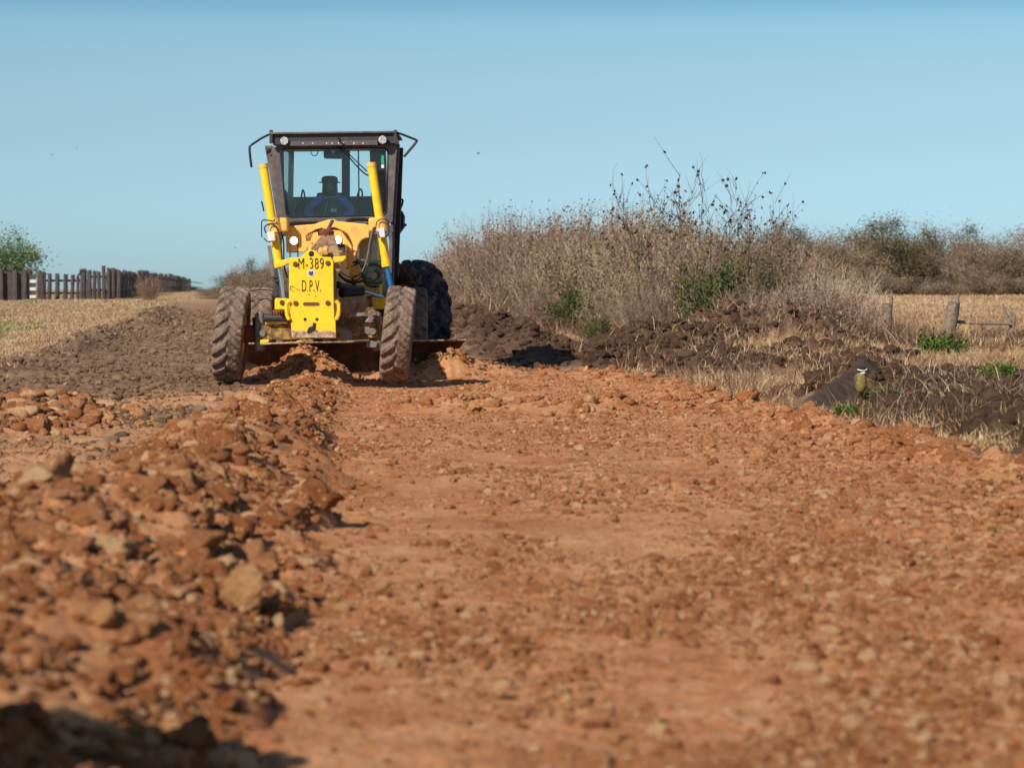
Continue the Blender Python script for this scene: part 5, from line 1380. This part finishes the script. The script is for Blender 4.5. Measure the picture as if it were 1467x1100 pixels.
# pillars : outer front posts, rear posts, centre rear post
def post(name, a, b, y0, y1, w_, mat, parent=cab, d=.08):
    A = Vector(lp(*a, y0)); B = Vector(lp(*b, y1)); ax = (B - A); L_ = ax.length
    rotm = ax.to_track_quat('Z', 'X').to_matrix()
    mb = MB()
    V = []
    for P_ in (A, B):
        for dx_, dy_ in ((-w_ / 2, -d / 2), (w_ / 2, -d / 2), (w_ / 2, d / 2), (-w_ / 2, d / 2)): V.append((P_.x + dx_, P_.y + dy_, P_.z))
    mb.add(V, [(0, 1, 2, 3), (7, 6, 5, 4), (0, 4, 5, 1), (1, 5, 6, 2), (2, 6, 7, 3), (3, 7, 4, 0)])
    return mb.build(name, mat, parent, bevel=.01)
post('pillar', (385.5, 209), (404, 322), YF + .12, YF + .12, .12, M['cabtrim'])
post('pillar', (402, 322), (395, 425), YF + .12, YF + .12, .07, M['dark'])
post('pillar', (569.5, 207), (563, 322), YF + .1, YF + .1, .07, M['cabtrim'])
post('pillar', (563, 322), (562, 420), YF + .1, YF + .1, .05, M['cabtrim'])
post('door_edge', (573, 212), (566, 397), YF + .5, YF + .5, .10, M['black'], d=.12)
post('rear_pillar', (412, 206), (410, 330), YB, YB, .2, M['dark'])
post('rear_pillar', (495.5, 206), (495.5, 285), YB, YB, .125, M['dark'])
post('rear_pillar', (541, 206), (545, 330), YB, YB, .25, M['dark'])
post('window_divider', (513.3, 206), (515, 330), YB, YB, .018, M['black'])
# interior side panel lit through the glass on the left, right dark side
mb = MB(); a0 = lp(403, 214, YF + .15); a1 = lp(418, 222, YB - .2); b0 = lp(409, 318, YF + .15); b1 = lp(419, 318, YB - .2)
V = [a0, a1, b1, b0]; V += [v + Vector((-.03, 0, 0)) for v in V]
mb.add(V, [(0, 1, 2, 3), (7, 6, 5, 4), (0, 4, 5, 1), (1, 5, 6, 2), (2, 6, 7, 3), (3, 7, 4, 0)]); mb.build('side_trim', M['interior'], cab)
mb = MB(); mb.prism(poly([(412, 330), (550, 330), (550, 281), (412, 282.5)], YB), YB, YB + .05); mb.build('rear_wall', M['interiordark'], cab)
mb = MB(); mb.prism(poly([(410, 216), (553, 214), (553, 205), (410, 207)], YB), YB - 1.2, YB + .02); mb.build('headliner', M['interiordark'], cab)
q0 = lp(405, 326, YF + .1); q1 = lp(560, 326, YF + .1)
mb = MB(); mb.box(((q0.x + q1.x) / 2, (YF + YB) / 2 + .1, q0.z - .05), (q1.x - q0.x, YB - YF, .06)); mb.build('cab_deck', M['dark'], cab, bevel=.01)
# lower front: frame panel, lower window on the right with what shows through
mb = MB(); mb.prism(poly([(404, 335), (564, 333), (563, 322), (406, 324)], YF + .02), YF + .02, YF + .1); mb.build('cowl', M['cabtrim'], cab, bevel=.01)
low_out = rounded([P2(512, 428, YF), P2(561, 425, YF), P2(562.5, 331, YF), P2(511, 332, YF)], .06)
low_in = rounded([P2(516, 422, YF), P2(556, 419, YF), P2(557.5, 336, YF), P2(514, 337, YF)], .09)
frame_ring('lower_window_frame', low_out, low_in, YF + .02, .05, M['cabtrim'], cab)
MB().prism(low_in, YF + .03, YF + .036).build('lower_window', M['glass'], cab)
low_out = rounded([P2(392, 404, YF), P2(440, 404, YF), P2(440, 334, YF), P2(400, 334, YF)], .04)
low_in = rounded([P2(398, 399, YF), P2(436, 399, YF), P2(436, 338, YF), P2(404, 338, YF)], .06)
frame_ring('lower_window_frame', low_out, low_in, YF + .02, .05, M['dark'], cab)
MB().prism(low_in, YF + .03, YF + .036).build('lower_window', M['glass'], cab)
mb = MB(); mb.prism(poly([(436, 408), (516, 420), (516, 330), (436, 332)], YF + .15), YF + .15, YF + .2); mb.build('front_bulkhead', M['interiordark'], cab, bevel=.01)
q = lp(535, 392, YF + .6)
reel = MB().lathe([(0, .05), (0, .17), (.04, .19), (.16, .19), (.16, .05)], q + Vector((0, 0, -.03)), 28, 'y').build('hose_reel', M['tan'], cab, smooth=True)
for k in range(3): MB().lathe([(-.02, .16 - .04 * k), (.0, .175 - .04 * k), (.02, .16 - .04 * k), (0, .15 - .04 * k), (-.02, .16 - .04 * k)], q + Vector((0, -.01, -.03)), 28, 'y').build('hose_coil', M['interior' if k == 1 else 'hose'], reel, smooth=True)
V = []
mb = MB(); 
for k in range(9):
    t = PI * (.18 + .64 * k / 8)
    for r_ in (.2, .245):
        for yy_ in (-.03, .2): V.append((q.x + math.cos(t) * r_, q.y + yy_, q.z - .03 + math.sin(t) * r_))
Fq = []
for k in range(8):
    a = k * 4; Fq += [(a, a + 4, a + 5, a + 1), (a + 2, a + 3, a + 7, a + 6), (a, a + 2, a + 6, a + 4), (a + 1, a + 5, a + 7, a + 3)]
Fq += [(0, 1, 3, 2), (32, 34, 35, 33)]
mb.add(V, Fq).build('green_cover', M['greencan'], reel)
wire('hose', [(531, 336), (536, 350), (540, 362)], YF + .5, .012, 'white'); wire('hose', [(534, 345), (530, 356), (533, 362)], YF + .5, .012, 'steel')
# left lower door strip (pale) and door glass edge
post('door_strip', (385.5, 352), (391.5, 397), 2.6, 2.6, .055, M['steel'], d=.02)
mb = MB(); mb.tube([lp(391, 398, 2.6), lp(396, 400, 2.7), lp(401, 394, 2.9)], .012, 6); mb.build('door_hinge', M['dark'], cab)
# mirror arms
wire('mirror_arm', [(388, 192), (380, 195.5), (372, 200), (360, 208)], YF - .1, .017, 'black')
wire('mirror_arm', [(359.5, 208), (357.5, 212), (358.3, 224), (360.3, 240)], YF - .1, .02, 'black')
wire('mirror_arm', [(566, 189.5), (578, 193.5), (588, 197.5), (596, 200.5)], YF - .1, .017, 'black')
wire('mirror_arm', [(596, 200.5), (596.5, 203.5), (588, 214), (578.5, 225)], YF - .1, .02, 'black')
for px, s in ((388.5, -1), (566.5, 1)):
    mb = MB(); mb.box(lp(px, 196, YF - .12), (.05, .06, .2)); mb.build('mirror_bracket', M['dark'], cab, bevel=.008)
# wipers
wire('wiper', [(476, 206), (484, 211), (497, 222), (511, 238), (524, 250), (530, 251)], YF - .03, .011, 'black')
wire('wiper', [(482, 205), (490, 212), (503, 224), (526, 246)], YF - .04, .009, 'black')
wire('wiper', [(484, 196), (488, 204), (493, 207)], YF - .14, .012, 'black')
wire('cable', [(380, 215), (382, 213), (386, 214)], YF - .02, .01, 'hose')
wire('cable', [(411, 330), (413, 321), (420, 318), (455, 317.5)], YF - .03, .012, 'hose')
wire('cable', [(495, 317), (502, 313.5), (520, 313), (530, 315)], YF - .03, .012, 'hose')
# things inside the cab
MB().prism(rounded(poly([(463.5, 227), (489.5, 227.5), (489.5, 212), (463.5, 212)], YF + .35), .03), YF + .35, YF + .5).build('mirror_box', M['black'], cab, bevel=.01)
disc('dome_lamp', 477.5, 218, .03, M['white'], cab, y=YF + .35, th=.015)
wire('visor_cord', [(445, 216), (447, 222), (453, 223), (456, 217)], YF + .3, .007, 'black')
wire('grab_handle', [(432, 300), (431.5, 285), (434, 272), (437, 283), (438, 297)], YF + .9, .014, 'black')
wire('grab_handle', [(512, 291), (512, 281), (516, 271), (519, 277), (518, 292)], YF + .9, .014, 'black')
MB().ball(lp(540, 285, YF + 1.1), .16, sc=(.6, .8, 1.4)).build('extinguisher', M['black'], cab, smooth=True)
wire('seat_arch', [(421, 322), (421, 300), (427, 290), (436, 285), (446, 284)], YF + 1.0, .018, 'interior')
MB().prism(poly([(422, 322), (446, 322), (444, 291), (434, 287), (426, 293)], YF + 1.2), YF + 1.2, YF + 1.3).build('side_console', M['interiordark'], cab, bevel=.02)
MB().prism(poly([(429, 318), (436, 318), (436, 304), (429, 305)], YF + 1.1), YF + 1.1, YF + 1.15).build('bottle', M['yellowworn'], cab, bevel=.02)
# seat
sq = lp(474, 322, 4.3)
MB().box((sq.x, 4.35, sq.z - .05), (.5, .5, .14)).build('seat', M['black'], cab, bevel=.04)
MB().box((sq.x, 4.5, sq.z + .22), (.46, .12, .55)).build('seat_back', M['black'], cab, bevel=.04)
# steering column console
ct = lp(475, 285, 3.65); cbm = lp(475, 318, 3.65)
MB().prism(poly([(458, 322), (492, 322), (490, 292), (485, 284), (470, 283), (463, 288), (457, 303)], 3.55), 3.55, 3.8).build('steering_console', M['interiordark'], cab, bevel=.03)
MB().prism(poly([(474, 304), (482, 304), (482, 299), (474, 299)], 3.54), 3.538, 3.552).build('paper_label', M['white'], cab)
MB().prism(poly([(459, 318), (463.5, 318), (470, 290), (468.5, 289)], 3.5), 3.5, 3.53).build('painted_glare', M['interior'], cab)  # pale slanted strip that paints glare in front of the console
wc = lp(474, 303, 3.75)
mb = MB(); ring = [wc + Vector((math.cos(t) * .2, .07 * math.sin(t), .19 * math.sin(t))) for t in [2 * PI * k / 24 for k in range(25)]]
mb.tube(ring, .014, 6, cap=False); mb.tube([ring[0], ring[12]], .012, 6); mb.build('steering_wheel', M['black'], cab, smooth=True)
MB().prism(poly([(546.2, 235.5), (550, 235.5), (550, 223), (546.2, 223)], YF - .002), YF + .003, YF + .009).build('sticker', M['sticker'], cab)
MB().prism(poly([(546.2, 241), (550, 241), (550, 236), (546.2, 236)], YF - .002), YF + .003, YF + .009).build('sticker', M['white'], cab)
# outside right: grab rail, round box with latch
wire('grab_rail', [(570, 285.5), (576.5, 286.5), (576.5, 291), (573.5, 300)], YF + .6, .016, 'black')
MB().prism(poly([(567, 338), (572, 334), (578.5, 325), (579, 309), (575, 301), (567, 298)], YF + .8), YF + .7, YF + 1.2).build('side_box', M['black'], cab, bevel=.02)
MB().tube([lp(577, 322.5, YF + .8), lp(582.5, 322.5, YF + .8)], .02, 8).build('latch', M['black'], cab)
wire('grab_rail', [(374, 289), (375.5, 291), (378, 303)], YF + .5, .012, 'black')
# side window glass of the cab and the door frames (seen from the side)
for px_, s in ((408, -1), (560, 1)):
    a = lp(px_, 215, YF + .2); b = lp(px_, 320, YF + .2)
    MB().box((a.x + s * .02, (YF + YB) / 2 + .08, (a.z + b.z) / 2), (.008, YB - YF - .3, a.z - b.z)).build('side_window', M['glass'], cab)
# engine hood behind the cab (hidden by it from the front)
mb = MB(); mb.prismx([(4.95, 1.15), (7.6, 1.15), (7.8, 1.3), (7.8, 2.0), (7.5, 2.15), (4.95, 2.25)], -.45, .62); mb.build('engine_hood', M['yellowdust'], grader, bevel=.04)
MB().tube([(-.1, 5.6, 2.2), (-.1, 5.6, 2.75)], .05, 12).build('exhaust', M['rust'], grader, smooth=True)

# ------------------------------------------------------------------ the driver
def skin_mesh(name, verts, edges, radii, mat, parent, root=0, sub=2):
    me = bpy.data.meshes.new(name); me.from_pydata([tuple(v) for v in verts], edges, []); me.update()
    o = bpy.data.objects.new(name, me); link(o, parent)
    o.modifiers.new('skin', 'SKIN')
    if not me.skin_vertices: me.skin_vertices.new()
    for i, r_ in enumerate(radii):
        sv = me.skin_vertices[0].data[i]; sv.radius = r_ if isinstance(r_, tuple) else (r_, r_); sv.use_root = (i == root)
    s_ = o.modifiers.new('sub', 'SUBSURF'); s_.levels = sub; s_.render_levels = sub
    me.materials.append(mat); return o
dh = GI.inverted() @ lp(472, 279, 4.25)
person = bpy.data.objects.new('person', None); person.empty_display_size = .2; COL.objects.link(person)
person.location = GI.inverted() @ Vector((lp(473, 322, 4.1).x, 4.1, lp(473, 322, 4.1).z)); person.rotation_euler = (0, 0, -GYAW)
tag(person, 'driver in a blue shirt and dark hat sitting behind the windscreen of the grader', 'person')
hz = (lp(472, 270, 4.02).z) - person.location.z     # head centre above seat
S = hz / .72
hd = Vector((.0, -.08, hz))
sk_v = [(0, 0, .08), (0, -.01, .22 * S), (0, -.03, .40 * S), (0, -.05, .50 * S), (0, -.07, .57 * S), (0, -.085, .63 * S), hd + Vector((0, 0, -.03)), hd + Vector((0, -.01, .05)), hd + Vector((0, -.005, .1))]
sk_r = [(.16, .12), (.15, .11), (.17, .11), (.13, .09), (.06, .06), (.058, .058), (.075, .085), (.08, .095), (.05, .06)]
ed = [(i, i + 1) for i in range(8)]
for s in (-1, 1):
    b = len(sk_v)
    sk_v += [(s * .205, -.04, .47 * S), (s * .33, -.12, .28 * S), (s * .31, -.28, .18 * S), (s * .17, -.47, .17 * S), (s * .165, -.53, .18 * S)]
    sk_r += [.06, .045, .04, .03, (.022, .035)]
    ed += [(3, b), (b, b + 1), (b + 1, b + 2), (b + 2, b + 3), (b + 3, b + 4)]
    f0 = b + 4
    for k in range(4):
        n0 = len(sk_v); ox = s * (.165 - .0 * k); z_ = .18 * S + .03 - .02 * k
        sk_v += [(ox, -.565, z_), (ox - s * .012, -.60, z_ + .003), (ox - s * .035, -.60 + .0, z_ - .002)]; sk_r += [.010, .009, .008]
        ed += [(f0, n0), (n0, n0 + 1), (n0 + 1, n0 + 2)]
    n0 = len(sk_v); sk_v += [(s * .13, -.53, .2 * S), (s * .115, -.56, .22 * S)]; sk_r += [.011, .009]; ed += [(f0, n0), (n0, n0 + 1)]
    l0 = len(sk_v); sk_v += [(s * .1, -.03, .06), (s * .14, -.40, .07), (s * .15, -.48, -.12), (s * .15, -.5, -.36), (s * .15, -.62, -.4)]
    sk_r += [.09, .07, .055, .042, .035]; ed += [(0, l0), (l0, l0 + 1), (l0 + 1, l0 + 2), (l0 + 2, l0 + 3), (l0 + 3, l0 + 4)]
skin_mesh('body', sk_v, ed, sk_r, M['skin'], person)
# shirt
sv = [(0, 0, .09), (0, -.01, .22 * S), (0, -.03, .40 * S), (0, -.05, .505 * S)]; sr = [(.185, .14), (.175, .135), (.195, .13), (.14, .10)]
se = [(0, 1), (1, 2), (2, 3)]
for s in (-1, 1):
    b = len(sv); sv += [(s * .21, -.04, .47 * S), (s * .33, -.12, .28 * S), (s * .32, -.27, .185 * S), (s * .2, -.42, .172 * S)]; sr += [.08, .066, .06, .048]; se += [(3, b), (b, b + 1), (b + 1, b + 2), (b + 2, b + 3)]
skin_mesh('shirt', sv, se, sr, M['shirt'], person)
tv = [(0, 0, .06)]; tr_ = [(.18, .13)]; te = []
for s in (-1, 1):
    b = len(tv); tv += [(s * .1, -.05, .06), (s * .14, -.40, .07), (s * .15, -.48, -.12), (s * .15, -.5, -.32)]; tr_ += [.105, .085, .072, .06]; te += [(0, b), (b, b + 1), (b + 1, b + 2), (b + 2, b + 3)]
skin_mesh('trousers', tv, te, tr_, M['cloth_dark'], person)
face = hd + Vector((0, -.1, .0))
MB().add([face + Vector(v) for v in ((-.012, .005, .03), (.012, .005, .03), (.018, .0, -.012), (0, -.028, -.008), (-.018, 0, -.012))], [(0, 3, 4), (0, 1, 3), (1, 2, 3), (2, 4, 3)]).build('nose', M['skin'], person)
for s in (-1, 1):
    MB().ball(face + Vector((s * .032, .006, .028)), .011).build('eye', M['black'], person, smooth=True)
    MB().ball(hd + Vector((s * .082, 0, .01)), .028, sc=(.35, .7, 1)).build('ear', M['skin'], person, smooth=True)
MB().tube([face + Vector((-.025, .008, -.045)), face + Vector((0, -.002, -.042)), face + Vector((.025, .008, -.045))], .006, 6).build('mouth', M['rust'], person, smooth=True)
MB().lathe([(-.13, .125), (-.05, .118), (.03, .115), (.07, .112), (.08, .03)], hd + Vector((0, .045, .02)), 20, 'z').build('hair', M['black'], person, smooth=True)
ht = hd + Vector((0, 0, .085))
MB().lathe([(-.002, .165), (.008, .168), (.012, .135), (.02, .125), (.075, .12), (.10, .08), (.105, .001)], ht, 28, 'z').build('hat', M['hat'], person, smooth=True)


# ------------------------------------------------------------------ world and sun
sun_az_vec = Vector((-.66, -.75, 0)).normalized(); EL = R(36)
w = bpy.data.worlds.new('World'); scene.world = w; w.use_nodes = True
nt = w.node_tree; nt.nodes.clear()
out = nt.nodes.new('ShaderNodeOutputWorld'); bg = nt.nodes.new('ShaderNodeBackground'); sky = nt.nodes.new('ShaderNodeTexSky')
sky.sky_type = 'NISHITA'; sky.sun_disc = False; sky.sun_elevation = EL
sky.sun_rotation = math.atan2(sun_az_vec.x, sun_az_vec.y)
sky.air_density = 1.0; sky.dust_density = .3; sky.ozone_density = 2.5; sky.altitude = 0
bg.inputs[1].default_value = .1
tc = nt.nodes.new('ShaderNodeTexCoord'); sx = nt.nodes.new('ShaderNodeSeparateXYZ'); nt.links.new(tc.outputs['Generated'], sx.inputs[0])
rp = nt.nodes.new('ShaderNodeValToRGB'); cr = rp.color_ramp
while len(cr.elements) < 9: cr.elements.new(.5)
K = 1 / 1.17
for e, (p_, c_) in zip(cr.elements, [(0, (.52, .80, 1.22)), (.0313, (.57, .82, 1.18)), (.0584, (.62, .79, .98)), (.080, (.665, .82, .93)), (.0915, (.655, .835, .895)), (.1025, (.63, .845, .92)), (.111, (.47, .72, .82)), (.2, (.5, .8, .95)), (.5, (1, 1, 1))]):
    e.position = p_; e.color = (c_[0] * K, c_[1] * K, c_[2] * K, 1)
mx = nt.nodes.new('ShaderNodeMix'); mx.data_type = 'RGBA'; mx.blend_type = 'MULTIPLY'; mx.inputs[0].default_value = 1
nt.links.new(sx.outputs['Z'], rp.inputs['Fac']); nt.links.new(sky.outputs[0], mx.inputs[6]); nt.links.new(rp.outputs[0], mx.inputs[7])
nt.links.new(mx.outputs[2], bg.inputs[0]); nt.links.new(bg.outputs[0], out.inputs[0])
sd = bpy.data.lights.new('sun', 'SUN'); sd.energy = 4.6; sd.angle = R(.5); sd.color = (1, .93, .82)
so = bpy.data.objects.new('sun', sd); COL.objects.link(so)
dirv = Vector((sun_az_vec.x * math.cos(EL), sun_az_vec.y * math.cos(EL), math.sin(EL)))
so.rotation_euler = dirv.to_track_quat('Z', 'Y').to_euler(); so.location = (-20, -20, 30)
scene.view_settings.view_transform = 'Standard'; scene.view_settings.look = 'None'; scene.view_settings.exposure = .27; scene.view_settings.gamma = 1
scene.cycles.max_bounces = 6; scene.cycles.diffuse_bounces = 3; scene.cycles.glossy_bounces = 3; scene.cycles.transparent_max_bounces = 12
